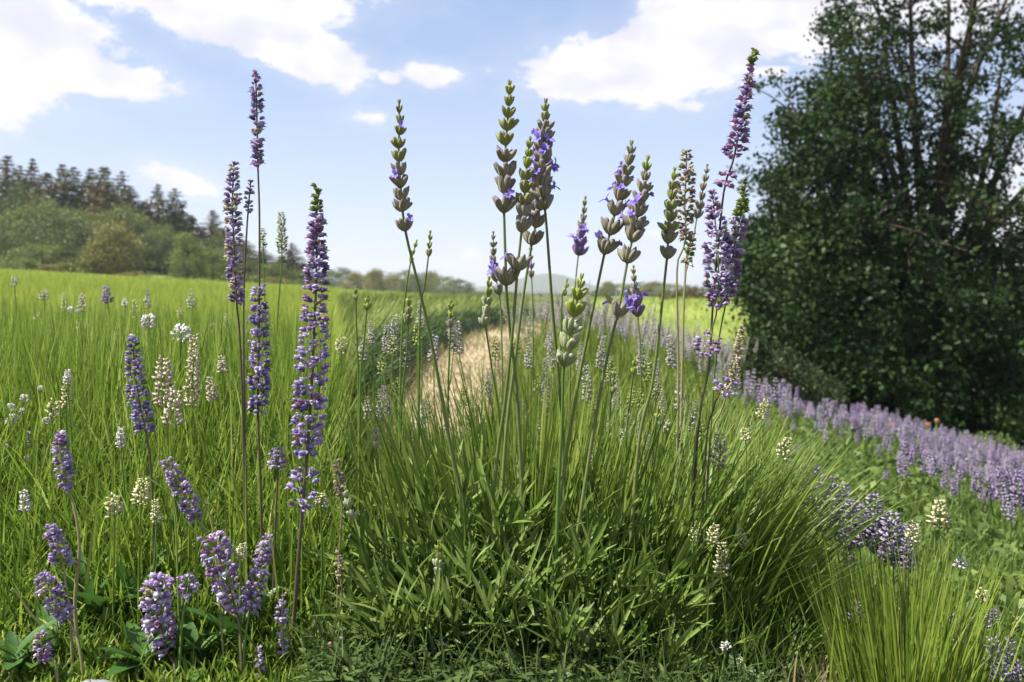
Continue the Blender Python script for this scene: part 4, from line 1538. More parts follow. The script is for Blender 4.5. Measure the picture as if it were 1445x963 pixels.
lav('leaning lavender spike with yellow green tip and a flowering whorl far down its stem', (914, 222),
    chain([(913, 236), (911, 250), (908, 265), (904, 281), (902, 297), (897, 316), (894, 332), (887, 361), (873, 438)], [16, 20, 24, 27, 29, 30, 33, 28], 'ybbbbbbbb', {3: 1, 4: 1, 5: 2, 8: 3}),
    [(868, 458), (858, 500), (845, 565), (831, 650), (808, 800)], 792, .985, 1.02, 7, extra_leaf=[(872, 436, 850, 412)])
lav('short downy green budding spike in front of the leaning pair', (821, 389),
    chain([(819, 402), (816, 416), (811, 438), (806, 462), (802, 486), (798, 508)], [17, 24, 30, 31, 30, 30], 'yyywww', {}),
    [(795, 530), (793, 600), (787, 720)], 780, .955, .98, 8, 'stemg')
lav('green lavender spike with neat closed whorls in front of the brown seed spike', (952, 238),
    chain([(951, 250), (949, 263), (948, 276), (946, 291), (946, 306), (945, 321), (943, 336), (942, 358)], [13, 18, 21, 23, 24, 24], 'ygggggbb', {}),
    [(940, 376), (933, 440), (921, 540), (900, 640)], 880, 1.0, 1.05, 9)
lav('slim green white budding spike low beside the crossing stems', (690, 392),
    chain([(690, 402), (689, 414), (688, 427), (687, 441), (685, 455)], [12, 17, 20, 20], 'yywww', {}), [(688, 480), (694, 520), (706, 620)], 712, 1.08, 1.1, 10, 'stemg', (.0008, .0016))
lav('small far lavender spike with a violet lower half against the sky', (826, 279),
    chain([(825, 288), (824, 298), (823, 309), (821, 320), (820, 331), (818, 343), (817, 354)], [10, 13, 16, 20, 21], 'gbbbvvv', {4: 2, 5: 2}), [(815, 370), (812, 400), (806, 480)], 800, 1.5, 1.5, 11, 'stem', (.0006, .0014))
lav('small grey lavender spike rising beside the tallest stem, violet near its middle', (696, 328),
    chain([(696, 336), (696, 346), (696, 357), (697, 368), (698, 380), (699, 392), (704, 410)], [9, 12, 15, 18, 20], 'bbbbvbb', {4: 1}), [(706, 430), (708, 480)], 712, 1.45, 1.45, 12, 'stem', (.0006, .0014))
lav('thin grey lavender spike far behind the yellow tipped spike', (749, 345),
    chain([(749, 353), (749, 364), (750, 376), (750, 388)], [8, 11, 13], 'bbvb', {}), [(751, 410), (752, 460)], 754, 1.7, 1.7, 13, 'stem', (.0006, .0012))
lav('small lavender spike with a violet foot behind the low flowering whorl', (894, 376),
    chain([(894, 384), (895, 394), (896, 405), (896, 415), (898, 427), (900, 440)], [9, 13, 16, 22, 22], 'ggbbvv', {3: 1, 4: 3, 5: 1}), [(901, 460), (904, 520)], 908, 1.4, 1.4, 14, 'stem', (.0006, .0014))
lav('grey slim spike leaning behind the brown seed spike', (998, 233),
    chain([(997, 242), (995, 253), (992, 265), (990, 278), (987, 291), (984, 303)], [9, 13, 16, 17], 'bbbbbb', {}), [(978, 340), (966, 400)], 955, 1.3, 1.3, 15, 'stem', (.0007, .0014))
# young buds
for i, (lab, tip, pts, wdt, stem, base, d, sty) in enumerate([
    ('green bud spike on a thin stem beside the bending lavender', (607, 327), [(607, 336), (606, 347), (605, 358)], [10, 13], [(600, 400), (592, 470)], 590, 1.25, 'yyg'),
    ('slanting green bud overlapping the bending lavender stem', (588, 340), [(586, 347), (583, 357), (580, 368)], [8, 10], [(573, 410), (566, 500)], 560, 1.3, 'yyy'),
    ('plump green bud spike above the clipped lavender rows', (577, 418), [(577, 428), (577, 440), (576, 452)], [12, 17], [(574, 500), (566, 590)], 560, 1.15, 'ygg'),
    ('upright green bud spike nearest the path edge', (636, 425), [(636, 434), (636, 446), (636, 458)], [11, 15], [(634, 500), (632, 590)], 632, 1.2, 'yyb'),
    ('green bud spike on a pale stem in front of the dark row', (519, 417), [(519, 425), (518, 434)], [10, 13], [(514, 480), (508, 560)], 506, 1.15, 'yyg'),
    ('short green bud spike at the corner of the dark row', (502, 405), [(502, 412), (502, 420)], [9, 11], [(503, 460), (506, 560)], 506, 1.35, 'ygg'),
    ('pale green bud spike low in the leaves beside the violet column', (530, 600), [(530, 608), (530, 618), (531, 629)], [11, 16, 15], [(534, 660), (545, 760)], 556, .98, 'wwww'),
    ('nodding whitish bud spike on a thick yellow green stem', (487, 688), [(489, 698), (492, 712), (497, 728)], [11, 17, 17], [(505, 755), (525, 830)], 552, .95, 'www'),
    ('short yellow green bud spike alone low in the bush', (619, 764), [(619, 774), (619, 785), (618, 797), (619, 808)], [11, 16, 16], [(622, 830), (626, 860)], 631, .94, 'yyww'),
    ('single white bud on an angled stalk low in the bush', (794, 785), [(792, 792)], [9], [(786, 805), (780, 820)], 772, .95, 'ww'),
    ('yellow green bud in the stems below the green closed spike', (930, 570), [(929, 578), (928, 588)], [8, 10], [(922, 620), (910, 680)], 900, 1.1, 'yy'),
    ('small white bud head behind the leaning strap leaves', (943, 594), [(942, 601), (941, 608)], [10, 14], [(936, 640), (925, 700)], 915, 1.05, 'ww'),
    ('tiny green bud beside the downy budding spike', (800, 395), [(799, 404), (797, 414)], [9, 11], [(792, 450)], 786, 1.4, 'yy'),
    ('bright yellow bud between leaning stems above the strap leaves', (896, 506), [(895, 514), (894, 524)], [9, 12], [(890, 560), (884, 620)], 878, 1.2, 'yy'),
    ('green bud poking above the yellow grass behind the bush', (868, 520), [(867, 528), (866, 540), (864, 552)], [9, 13], [(860, 600)], 854, 1.25, 'ygg'),
]):
    lav(lab, tip, chain(pts, wdt, sty), stem, base, d, d + .03, 40 + i, 'stemg', (.0007, .0019), n_cal=5)

# ------------------------------------------------------------------ dense violet flowers
VI = [('violet', 5), ('blue', 2), ('lilac', 2.5), ('rose', 2), ('brown', .5)]
BL = [('blue', 6), ('violet', 3), ('lilac', 2), ('green', 1)]
PA = [('lilac', 5), ('violet', 3), ('rose', 1), ('brown', .5)]
st = lup('tall thin violet spike with a bare stem above its dense lower column', [(361, 108), (362, 150), (363, 190), (364, 238)], [12, 22, 25, 20, 18], 11, VI + [('blue', 3)], [(366, 300), (366, 400), (365, 500), (364, 580), (368, 700)], 374, 1.0, 1.0, 1, sparse=.12, tilt=(48, 25))
tier(st, [(365, 404), (366, 460), (365, 520), (364, 586)], [20, 30, 31, 33, 26], 12, BL + [('violet', 4)], 1.0, 2, per=7)
lup('violet and cream flowered spike beside the tall thin stem', [(330, 230), (328, 290), (330, 340), (334, 428)], [14, 26, 27, 26, 20], 10, VI + [('cream', 3)], [(338, 470), (343, 600)], 348, 1.03, 1.05, 3, per=7)
lup('sparse little violet sprig between two taller violet spikes', [(354, 254), (352, 275), (350, 300)], [8, 15, 12], 8, VI, [(348, 330), (344, 420), (345, 600)], 352, 1.04, 1.05, 4, per=4, sparse=.15)
st = lup('large green tipped violet column, thickest spike in the meadow', [(447, 266), (447, 330), (446, 400), (443, 470)], [10, 26, 36, 36, 40], 13, VI, [(441, 520), (436, 600), (430, 680), (420, 800)], 410, .965, .965, 5, per=7, green_tip=.16, r=(.001, .0023))
tier(st, [(444, 475), (440, 520), (437, 580), (432, 645)], [44, 54, 50, 46, 34], 14, PA + [('violet', 3), ('blue', 2)], .965, 6, per=8)
tier(st, [(432, 668), (427, 690), (420, 718)], [40, 50, 30], 13, BL, .962, 7, per=7, sparse=.15)
lup('blue violet column standing alone in the open grass', [(188, 478), (190, 520), (197, 570), (206, 612)], [16, 28, 32, 28], 11, BL, [(212, 650), (216, 720)], 220, 1.02, 1.04, 8, per=7)
lup('violet spike on a long bent yellow stem', [(86, 612), (88, 645), (95, 690)], [16, 26, 28, 16], 11, VI + [('lilac', 3)], [(104, 715), (112, 770), (106, 850), (112, 920)], 122, .95, .93, 9, 'stempale', per=7, r=(.001, .0022))
lup('violet spike leaning over with a dried stalk beside it', [(234, 650), (250, 678), (264, 706), (280, 736)], [16, 28, 30, 22], 10, VI + [('lilac', 4)], [(296, 756), (310, 800)], 322, .98, .97, 10, 'stempale', per=7)
lup('small lilac rosette beside the thickest column', [(393, 632), (392, 650), (392, 665)], [18, 28, 20], 10, PA, [(391, 690), (388, 760)], 384, 1.0, 1.0, 11)
lup('short lilac spike above the leaning fat one', [(72, 742), (80, 768), (90, 800)], [16, 28, 32], 12, PA + [('violet', 3)], [(92, 820), (98, 860)], 104, .93, .92, 12, 'stempale', per=7)
lup('fat lilac spike leaning over a dried stalk', [(60, 814), (76, 842), (96, 876)], [22, 36, 34, 24], 12, PA + [('violet', 4)], [(104, 890), (112, 915)], 120, .92, .905, 13, 'stempale', per=8)
lup('smallest violet cluster low over the stones', [(58, 895), (59, 914), (63, 934)], [18, 25, 18], 11, VI + [('lilac', 2)], [(70, 930), (78, 935)], 84, .90, .895, 14, 'stempale')
lup('drooping double lilac violet cluster with a rosette at its side', [(230, 815), (218, 850), (228, 890), (238, 922)], [34, 44, 46, 44, 26], 14, PA + [('violet', 4)], [(242, 930), (246, 940)], 250, .925, .905, 15, per=8)
lup('side rosette of lilac petals touching the drooping double cluster', [(262, 814), (266, 830), (270, 842)], [22, 32, 24], 12, PA, [(262, 850), (256, 890)], 252, .93, .91, 16, 'stemg', tilt=(85, 60))
lup('pale lilac shaggy spike leaning beside a yellow stem', [(297, 755), (308, 785), (320, 820), (334, 864)], [38, 48, 44, 42, 28], 14, [('lilac', 7), ('violet', 2), ('rose', 2), ('brown', 1)], [(338, 885), (340, 920)], 342, .93, .915, 17, per=8)
lup('slim lilac spike leaning towards the thickest column', [(378, 756), (370, 790), (360, 830), (352, 866)], [14, 26, 30, 26], 11, PA + [('violet', 2)], [(348, 885), (344, 920)], 342, .935, .915, 18, 'stemg', per=7)
lup('sparse faded violet stalk low beside the thickest stem', [(400, 838), (398, 870), (400, 925)], [12, 20, 16], 9, PA + [('violet', 3)], [(401, 935)], 402, .93, .925, 19, 'stempale', per=4, sparse=.4)
lup('withered mauve stalk at the edge of the grass', [(366, 912), (367, 935), (368, 958)], [10, 15, 12], 8, PA, [(368, 962)], 368, .91, .905, 20, 'stempale', per=4, sparse=.3)
lup('faded reddish sprig where grass meets the lavender bush', [(474, 650), (478, 675), (482, 700)], [10, 16, 14], 9, [('brown', 3), ('rose', 2), ('cream', 1)], [(482, 730), (478, 800)], 474, .99, .99, 21, 'stempale', per=4, sparse=.2)
lup('dried sprig with dark buds above the pink bud pair', [(478, 776), (479, 800), (482, 830)], [8, 15, 12], 9, [('brown', 3), ('rose', 2)], [(480, 860), (470, 890)], 466, .95, .94, 22, 'stempale', per=4, sparse=.3)
lup('pair of pink buds on the dark ground cover', [(478, 898), (474, 908), (470, 918)], [14, 22, 14], 11, [('pink', 3), ('cream', 1)], [(470, 925)], 468, .92, .915, 23, 'stempale', rings=2, per=4)
lup('pink budded clover sprig in front of the bush', [(626, 905), (622, 915), (614, 930)], [16, 24, 16], 11, [('pink', 3), ('lilac', 2), ('rose', 1)], [(608, 940), (602, 950)], 596, .915, .905, 24, 'stempale', rings=3, per=4)
# on the slope side
st = lup('tallest violet spike, green tipped, rising past the dark tree', [(1063, 72), (1057, 112), (1049, 150), (1042, 190), (1035, 226)], [9, 17, 24, 30, 40], 13, VI + [('rose', 3)], [(1023, 262), (1016, 320), (1006, 430), (1000, 520), (984, 620)], 968, 1.03, 1.08, 31, per=6, green_tip=.17, tilt=(48, 22), sm='stemdark', r=(.0009, .0017))
tier(st, [(1026, 240), (1023, 256), (1021, 270)], [20, 38, 22], 13, [('rose', 4), ('violet', 2)], 1.03, 32, rings=2, per=6, tilt=(60, 40))
st = lup('dense violet cluster wrapped round the dark stem', [(1005, 270), (1010, 320), (1014, 380), (1012, 438)], [12, 30, 44, 42, 30], 12, VI + [('lilac', 3)], [(1006, 460), (996, 540), (980, 640)], 962, 1.04, 1.08, 33, per=8, sparse=.1, sm='stem', r=(.0007, .0013))
lup('green tipped violet spike merging into the dense violet cluster', [(1052, 258), (1046, 300), (1036, 350), (1026, 420)], [10, 26, 30, 30], 12, VI + [('rose', 2)], [(1016, 470), (1006, 560)], 984, 1.05, 1.09, 34, per=7, green_tip=.30, sparse=.1, sm='stemg', r=(.0007, .0013))
tier(st, [(1006, 470), (1000, 488), (997, 505)], [26, 44, 26], 11, PA + [('violet', 4)], 1.045, 35, per=7, sparse=.2, tilt=(80, 50))
lup('small violet tuft beside the cream seed spike', [(1030, 538), (1022, 548), (1014, 558)], [18, 40, 18], 11, PA + [('violet', 4)], [(1006, 580), (996, 640)], 984, 1.04, 1.08, 36, rings=3, per=6, tilt=(85, 60))
lup('brown and cream seed spike against the sky', [(969, 212), (968, 250), (966, 290), (968, 340)], [14, 26, 30, 26, 18], 9, [('brown', 6), ('cream', 2), ('green', 2), ('rose', 1)], [(956, 372), (956, 450), (957, 560)], 950, 1.18, 1.2, 37, 'stempale', per=7)
lup('drooping green brown seed sprig under the brown seed spike', [(976, 330), (973, 350), (969, 372)], [12, 20, 14], 9, [('brown', 3), ('green', 3)], [(978, 376), (966, 410)], 956, 1.2, 1.22, 38, 'stempale', per=5)
lup('cream seed spike leaning over the strap leaves', [(1047, 462), (1042, 495), (1036, 530), (1028, 552)], [10, 16, 18, 16], 8, [('cream', 5), ('brown', 3)], [(1018, 580), (1000, 640)], 985, 1.12, 1.14, 39, 'stempale', per=6)


# ------------------------------------------------------------------ small flowers
_hs = np.random.RandomState(99)


def head_mesh(kind, shape, aspect):
    if shape == 'spike':
        v, f = spike_template(_hs, aspect, 7, .5, .55, .25, .82)
    elif shape == 'loose':
        v, f = spike_template(_hs, aspect, 6, .6, .8, .34, .85)
    else:   # round clover-like head
        n = 60
        d = _hs.normal(size=(n, 3))
        d /= np.linalg.norm(d, axis=1)[:, None]
        tv = np.array([(0, 0, 0), (.09, .05, .16), (0, .03, .30), (-.09, .05, .16), (0, -.06, .16)])
        tf = [np.array([[0, 1, 2], [0, 2, 3], [0, 4, 1], [0, 3, 4], [1, 4, 2], [4, 3, 2]])]
        v, f = scatter(tv, tf, np.stack([basis(a + np.array([0, 0, .35])) for a in d]), d * .26 + np.array([0, 0, .45]))
    return fastmesh('flower_head', v, f, M['h_' + kind], var=np.clip(np.repeat(_hs.rand(len(v) // 5), 5) + 0, 0, 1), smooth=False)


HEADS = {}


def head(kind, shape, aspect):
    k = (kind, shape, aspect)
    if k not in HEADS:
        HEADS[k] = [head_mesh(kind, shape, aspect) for _ in range(2)]
    return HEADS[k][_hs.randint(2)]


STEMS = {}


def small(name, label, top, bot, width, d, kind, shape, base=None, stem='stemg', group=None, sw=.0012, ground_d=None):
    """flower head from px `top` to px `bot`, px width, on a stem that reaches the ground under px `base`"""
    base = base if base is not None else bot[0] + (bot[0] - top[0]) * .5 + _hs.uniform(-8, 8)
    f_ = foot(base, ground_d or d)
    t = thing(name, label, 'flower', f_, group)
    a, b = W(*bot, d), W(*top, d)
    if b[2] < f_[2] + .03:
        b[2] = f_[2] + .03
    if a[2] < f_[2] + .015:
        a[2] = f_[2] + .015
    mid = a * .5 + f_ * .5 + np.array([_hs.normal(0, .006), 0, 0])
    p = spline([a + (b - a) * .6, a, mid, f_], 9)
    v, q = tube(p - f_, np.linspace(sw * .7, sw, 9) * max(1, d * .8), 5)
    obj('stem', fastmesh('stem', v, q, M[stem], smooth=True), t)
    ax = b - a
    L = np.linalg.norm(ax)
    w = width * (1.0 if shape == 'round' else 1.3) / F * d
    asp = min((1.3, 1.9, 2.6, 3.6, 5.0, 7.0), key=lambda q: abs(q - L / w)) if shape != 'round' else 1.0
    obj('flower_head', head(kind, shape, asp), t, m4(basis(ax, roll=_hs.uniform(0, 6.28)), a - f_, (w, w, L / asp)))
    return t


# cream spikes near the camera, each told apart by what it stands beside
for (lab, top, bot, w, d, kind) in [
    ('cream flower spike with a plump head rising tallest from the yellow green clump', (1327, 702), (1324, 744), 19, 1.0, 'cream'),
    ('lower cream spike of the yellow green clump, next to the purple slope spikes', (1293, 735), (1288, 764), 16, 1.0, 'cream'),
    ('white flower head at the outer edge of the yellow green clump', (1358, 786), (1354, 802), 15, 1.0, 'white'),
    ('cream tuft leaning out of the yellow green clump over lilac florets', (1390, 830), (1384, 848), 15, .97, 'cream'),
    ('cream bud spike leaning outward at the tips of the strap leaves', (1115, 614), (1103, 648), 15, 1.08, 'cream'),
    ('cream spike upright among the strap leaf tips', (1018, 606), (1015, 660), 18, 1.06, 'cream'),
    ('cream bud beside the upright cream spike in the strap leaves', (1050, 602), (1054, 622), 12, 1.1, 'cream'),
    ('tall cream bud spike over the purple carpet', (1083, 560), (1073, 592), 11, 1.15, 'cream'),
    ('dull cream plume low in the strap leaves', (1012, 736), (1002, 770), 14, 1.0, 'cream'),
    ('drooping cream plume beside the grey green weed', (1020, 760), (1018, 812), 16, .99, 'cream'),
    ('short cream plume over the grey green weed', (986, 734), (978, 765), 12, 1.0, 'cream'),
    ('cream plume bending outward above the soft grass', (1042, 742), (1050, 772), 12, 1.02, 'cream'),
    ('plump cream head under the leaning violet spike', (159, 695), (162, 728), 18, .97, 'cream'),
    ('cream head hanging beside the leaning violet spike', (204, 670), (198, 712), 17, .98, 'cream'),
    ('thin cream head beneath the leaning violet spike', (219, 702), (221, 738), 11, .96, 'cream'),
    ('narrow white head beside the blue violet column', (171, 600), (170, 632), 10, 1.1, 'white'),
    ('straw coloured spike on a tall pale stem', (95, 525), (93, 578), 10, 1.15, 'cream'),
    ('white head at the top of the straw coloured stem', (96, 520), (95, 540), 9, 1.14, 'white'),
    ('plump cream head behind the small white flowers', (78, 562), (74, 590), 16, 1.2, 'cream'),
    ('ragged whitish head low in the thick grass', (33, 688), (37, 722), 11, 1.0, 'white'),
    ('cream tuft beside the foot of the thickest violet column', (454, 694), (453, 716), 16, .98, 'cream'),
    ('pale bud cluster on the yellow stem between two leaning lilac spikes', (344, 764), (340, 790), 12, .93, 'cream'),
    ('tiny white flower on a yellow stalk in the dark ground cover', (1022, 906), (1025, 916), 10, .9, 'white'),
    ('pale closed bud on a short stalk in the dark ground cover', (1046, 926), (1045, 940), 7, .9, 'cream'),
    ('small cream bud rising beside the pink budded sprig', (594, 945), (593, 957), 8, .9, 'cream'),
    ('pale bud hidden where grass meets the clipped row', (483, 472), (481, 500), 16, 1.7, 'cream'),
]:
    small('cream_flower' if kind == 'cream' else 'white_flower', lab, top, bot, w, d, kind, 'spike')

# blush spikes clustered in the meadow
for (lab, top, bot, w, d) in [
    ('tall blush pink spike in the pale meadow cluster', (230, 496), (233, 575), 20, 1.22), ('low blush spike at the heart of the pale meadow cluster', (249, 545), (243, 600), 22, 1.2),
    ('slender blush spike topping the pale meadow cluster', (275, 462), (271, 575), 15, 1.25), ('small blush spike at the rim of the pale meadow cluster', (296, 528), (301, 566), 12, 1.24),
    ('faint blush spike behind the pale meadow cluster', (313, 500), (315, 526), 12, 1.3)]:
    small('blush_flower', lab, top, bot, w, d, 'blush', 'spike')
small('white_flower', 'fluffy white round head behind the blue violet column', (211, 441), (209, 466), 21, 1.5, 'white', 'round')
small('white_flower', 'larger fluffy white head above the blush spikes', (258, 456), (254, 484), 28, 1.5, 'white', 'round')
g = 'small white flowers scattered in the meadow grass'
for (px, py, s) in [(15, 575, 13), (18, 590, 15), (42, 624, 13), (41, 648, 15), (8, 630, 9), (66, 594, 12), (35, 562, 13), (14, 596, 12), (20, 503, 14), (32, 580, 10), (116, 528, 9), (100, 437, 10), (40, 612, 9), (110, 440, 8),
                    (57, 548, 8), (300, 400 + 60, 10), (186, 640, 8), (205, 715, 8), (60, 660, 8), (128, 748, 7)]:
    small('white_flower', 'small white blossom in the meadow grass', (px, py - s * .5), (px, py + s * .5), s, 1.25 if py > 540 else 2.2, 'white', 'round', group=g, sw=.0008)
g = 'far pale spikes over the meadow grass'
for (px, y0, y1, w, k) in [(20, 388, 404, 8, 'grey'), (62, 408, 424, 11, 'grey'), (116, 412, 440, 11, 'blush'), (115, 448, 466, 11, 'white'), (124, 470, 490, 7, 'cream'), (208, 404, 436, 8, 'grey'), (302, 456, 480, 10, 'blush'),
                           (270, 405, 436, 10, 'grey'), (90, 410, 440, 6, 'cream'), (190, 420, 450, 8, 'cream'), (160, 460, 490, 7, 'cream'), (36, 470, 486, 7, 'cream'), (254, 432, 450, 8, 'cream'), (320, 440, 470, 8, 'cream'),
                           (140, 455, 470, 7, 'cream'), (52, 440, 452, 7, 'white'), (176, 420, 434, 7, 'white'), (345, 455, 478, 8, 'blush')]:
    small(k.replace('grey', 'lavender') + '_flower', 'pale flower spike poking above the far meadow grass', (px, y0), (px + 1, y1), w, 2.4, k, 'loose', group=g, sw=.0009)
small('violet_flower', 'blue violet spikelet alone above the far meadow grass', (150, 402), (152, 428), 11, 2.2, 'purple', 'spike')
small('lavender_flower', 'slim green spike against the sky behind the sparse violet sprig', (397, 294), (398, 358), 11, 1.7, 'green', 'spike', 384)
small('lavender_flower', 'faint green spike beside the tall thin violet stem', (371, 318), (371, 352), 9, 1.5, 'green', 'loose', 368)

# pale spikes between bush and path
r9 = np.random.RandomState(77)
g = 'pale lavender spikes between bush and path'
spots = [(512, 470, 40, 1.5), (545, 455, 44, 1.6), (554, 440, 60, 1.7), (572, 470, 50, 1.7), (526, 450, 36, 1.5), (537, 545, 50, 1.35), (548, 540, 46, 1.4), (520, 556, 36, 1.35), (640, 440, 56, 1.6), (648, 450, 50, 1.65), (595, 420, 44, 1.8),
         (690, 520, 40, 1.6), (770, 500, 60, 1.8), (780, 470, 50, 1.9), (770, 540, 60, 1.7), (745, 480, 40, 1.8), (830, 510, 60, 1.7), (845, 470, 50, 1.8), (862, 560, 70, 1.5), (870, 520, 60, 1.6), (880, 600, 60, 1.4), (905, 480, 50, 1.7),
         (925, 500, 60, 1.6), (935, 540, 60, 1.5), (825, 600, 50, 1.5), (700, 600, 44, 1.5), (680, 590, 50, 1.45), (665, 560, 44, 1.5), (655, 600, 46, 1.5), (905, 570, 50, 1.45), (888, 560, 56, 1.5), (950, 470, 50, 1.8), (960, 520, 60, 1.5),
         (818, 480, 44, 1.9), (740, 560, 50, 1.6), (757, 590, 44, 1.5), (600, 560, 40, 1.5), (612, 470, 40, 1.7), (625, 600, 40, 1.4), (585, 600, 36, 1.35), (842, 620, 50, 1.4), (858, 500, 40, 1.7), (915, 610, 46, 1.35), (975, 560, 50, 1.5)]
for (px, py, hh, d) in spots:
    small('lavender_flower', 'pale grey lilac spike in the hazy stand behind the bush', (px + r9.normal(0, 3), py), (px, py + hh), r9.uniform(8, 12), d, 'grey', 'loose' if r9.rand() < .5 else 'spike', px + r9.normal(0, 12), 'stemg', g, .001)
g = 'yellow green bud spikes behind the bush'
for (px, py, hh, d) in [(915, 500, 40, 1.4), (862, 500, 36, 1.5), (555, 470, 34, 1.5), (590, 450, 40, 1.6), (655, 540, 34, 1.5), (700, 470, 40, 1.6), (730, 470, 30, 1.7), (893, 540, 36, 1.3), (925, 530, 34, 1.35), (905, 545, 30, 1.4), (838, 560, 30, 1.4), (760, 520, 40, 1.5),
                        (540, 500, 30, 1.4), (560, 530, 30, 1.4), (675, 610, 24, 1.3), (860, 640, 24, 1.2), (958, 600, 30, 1.2), (990, 590, 30, 1.2)]:
    small('lavender_flower', 'yellow green bud spike in the stems behind the bush', (px, py), (px - 1, py + hh), r9.uniform(9, 12), d, 'green', 'loose', px + r9.normal(0, 10), 'stemg', g, .001)

# purple spikes on the slope
g = 'purple spikes in a drift on the near slope'
for (px, y0, y1, w, d) in [(1114, 650, 700, 20, 1.75), (1128, 660, 706, 22, 1.75), (1150, 658, 720, 24, 1.7), (1169, 672, 752, 24, 1.65), (1160, 690, 745, 22, 1.7), (1182, 690, 762, 22, 1.65), (1190, 684, 735, 18, 1.7), (1205, 706, 774, 24, 1.6),
                          (1214, 716, 770, 20, 1.65), (1234, 698, 762, 23, 1.6), (1240, 728, 786, 20, 1.6), (1258, 724, 796, 24, 1.55), (1270, 742, 800, 18, 1.55), (1284, 742, 805, 16, 1.5), (1140, 680, 715, 18, 1.75), (1249, 740, 790, 18, 1.6), (1195, 735, 780, 18, 1.6)]:
    small('lavender_flower', 'thick purple spike in the drift between strap leaves and yellow clump', (px, y0 - 8), (px + r9.normal(0, 2), y1), w * 1.05, d * .80, 'mauve', 'spike', px + r9.normal(0, 6), 'stemg', g, .001)
small('lavender_flower', 'small blue lilac tuft below the purple drift', (1200, 784), (1199, 800), 20, 1.3, 'purple', 'round', 1196)
small('lavender_flower', 'ragged lilac tuft growing inside the yellow green clump', (1210, 846), (1212, 880), 24, .99, 'purple', 'loose', 1214)
g = 'lilac sprays at the foot of the slope'
for (px, y0, y1, w, d) in [(1345, 862, 895, 20, 1.02), (1364, 866, 900, 24, 1.02), (1384, 862, 888, 22, 1.03), (1399, 856, 876, 16, 1.04), (1402, 894, 958, 22, .98), (1425, 898, 955, 20, .99), (1412, 930, 962, 20, .96), (1438, 930, 962, 16, .97), (1352, 880, 910, 18, 1.0)]:
    small('lavender_flower', 'lilac flower spray below the yellow green clump on the slope', (px, y0), (px + 2, y1), w, d, 'mauve', 'loose', px + r9.normal(0, 5), 'stemg', g, .001)
g = 'violet spikes along the middle of the slope'
for (px, y0, y1, w, d) in [(1378, 662, 694, 15, 3.0), (1398, 672, 700, 16, 3.0), (1412, 660, 704, 18, 2.9), (1424, 668, 706, 20, 2.9), (1438, 664, 712, 22, 2.8), (1334, 660, 690, 12, 3.2), (1346, 670, 700, 10, 3.1), (1306, 640, 666, 14, 3.6), (1320, 648, 664, 12, 3.5),
                          (1290, 632, 656, 16, 3.8), (1276, 626, 650, 16, 4.0), (1340, 645, 660, 10, 3.6), (1358, 655, 672, 10, 3.3), (1450, 670, 715, 20, 2.8), (1470, 676, 720, 20, 2.7)]:
    small('lavender_flower', 'violet spike standing in the green middle of the slope', (px, y0 - 6), (px, y1 + 2), w * .72, d, 'purple', 'loose', px + r9.normal(0, 5), 'stemg', g, .0012)
g = 'spikes of the purple carpet'
k = 0
while k < 200:
    px = r9.uniform(1035, 1500)
    d = r9.uniform(4.6, 8.5)
    x = (px - 722.5) / F * d
    lim = 6.6 - (px - 1050) / 400 * 2.0
    if d < lim - abs(r9.normal(0, .6)) or d > 6.2 + max(0, px - 1095) / 350 * 6:
        continue
    z = gz(x, d)
    hh = r9.uniform(.15, .26)
    py_t = HORIZON - (z + hh - H) / d * F
    py_b = HORIZON - (z + hh * .5 - H) / d * F
    small('lavender_flower', 'small purple spike of the carpet sloping below the evergreen tree', (px + r9.normal(0, 2), py_t), (px, py_b), r9.uniform(.022, .036) / d * F, d, 'mauve' if r9.rand() < .7 else 'purple', 'spike', px, 'stemg', g, .0011)
    k += 1
g = 'orange flowers under the evergreen tree'
for (px, py, s, kd) in [(1279, 604, 8, 'orange'), (1292, 609, 8, 'orange'), (1309, 600, 11, 'orange'), (1322, 594, 10, 'orange'), (1220, 592, 9, 'orange'), (1258, 600, 9, 'orange')]:
    small('orange_flower', 'small orange flower glowing against the evergreen tree', (px, py - s * .35), (px, py + s * .35), s * .7, 7.5, kd, 'round', group=g, sw=.0015)
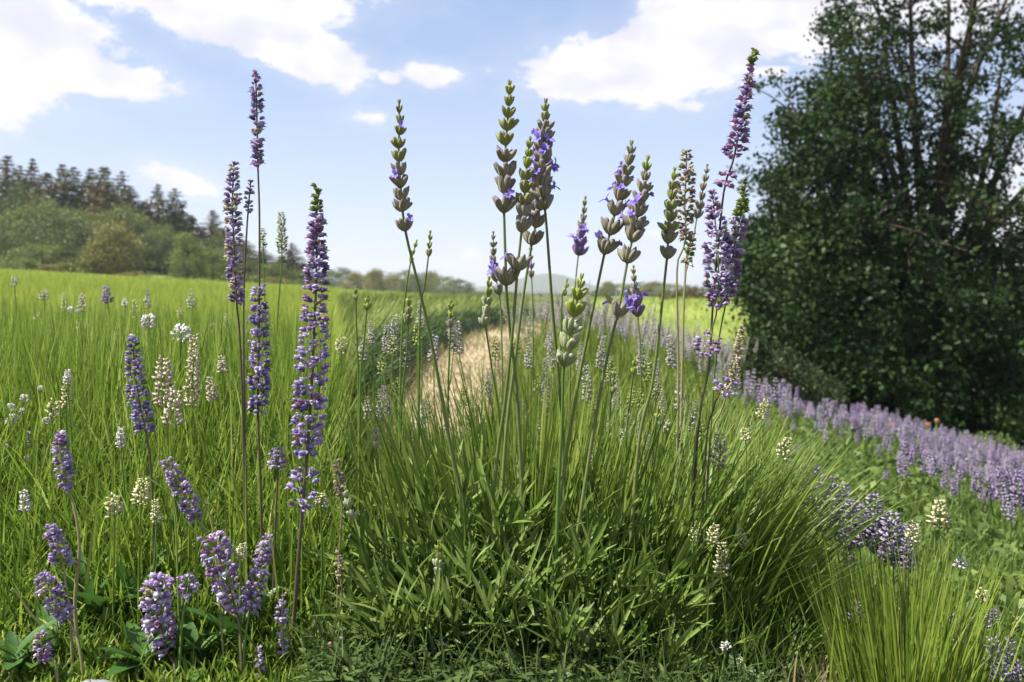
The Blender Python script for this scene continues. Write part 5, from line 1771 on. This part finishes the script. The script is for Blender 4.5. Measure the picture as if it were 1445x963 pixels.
for (lab, px, py, s) in [('cream flower head above the purple carpet against the evergreen tree', 1168, 587, 9), ('pale flower head beside the orange flowers of the slope', 1238, 588, 8)]:
    small('cream_flower', lab, (px, py - s / 2), (px, py + s / 2), s, 7.5, 'cream', 'round', sw=.0015)

# stray stalks: dried bent stalks in the meadow grass
for (lab, pts, m_, r_) in [('dried pale stalk bent beside the leaning violet spike', [(262, 672), (280, 700), (300, 745), (318, 800)], 'stempale', .0013),
                           ('bent straw stalk crossing the bottom of the grass', [(20, 830), (48, 872), (90, 915), (125, 955)], 'stempale', .0016),
                           ('curved green stalk arching behind the cream heads', [(205, 672), (228, 690), (246, 720), (255, 780)], 'stemg', .0012),
                           ('stiff yellow green stalk fork rising from the dark ground cover', [(1085, 884), (1066, 915), (1040, 958)], 'stemg', .0018),
                           ('yellow upright stalk between two leaning lilac spikes', [(340, 785), (339, 860), (340, 940)], 'stemg', .002)]:
    d = .96
    f_ = foot(pts[-1][0], .93)
    t = thing('stalk', lab, 'stalk', f_)
    p = spline([W(a, b, d) for a, b in pts[:-1]] + [f_], 16)
    v, q = tube(p - f_, np.linspace(r_ * .6, r_, 16), 6)
    obj('stem', fastmesh('stem', v, q, M[m_], smooth=True), t)


# ------------------------------------------------------------------ haze
def haze():
    m = bpy.data.materials.new('haze')
    m.use_nodes = True
    N, L = m.node_tree.nodes, m.node_tree.links
    N.clear()
    v = N.new('ShaderNodeVolumePrincipled')
    v.inputs['Color'].default_value = (.90, .94, 1.0, 1)
    v.inputs['Density'].default_value = .00045
    v.inputs['Anisotropy'].default_value = .2
    o = N.new('ShaderNodeOutputMaterial')
    L.new(v.outputs[0], o.inputs['Volume'])
    x, y0, y1, z0, z1 = 1560, -420, 1960, -12, 60
    V = [(-x, y0, z0), (x, y0, z0), (x, y1, z0), (-x, y1, z0), (-x, y0, z1), (x, y0, z1), (x, y1, z1), (-x, y1, z1)]
    q = [(0, 3, 2, 1), (4, 5, 6, 7), (0, 1, 5, 4), (1, 2, 6, 5), (2, 3, 7, 6), (3, 0, 4, 7)]
    tag(obj('haze', fastmesh('haze', np.array(V, float), np.array(q), m)), 'thin pale summer haze over the fields', kind='stuff')


USE_HAZE = True
if USE_HAZE:
    haze()
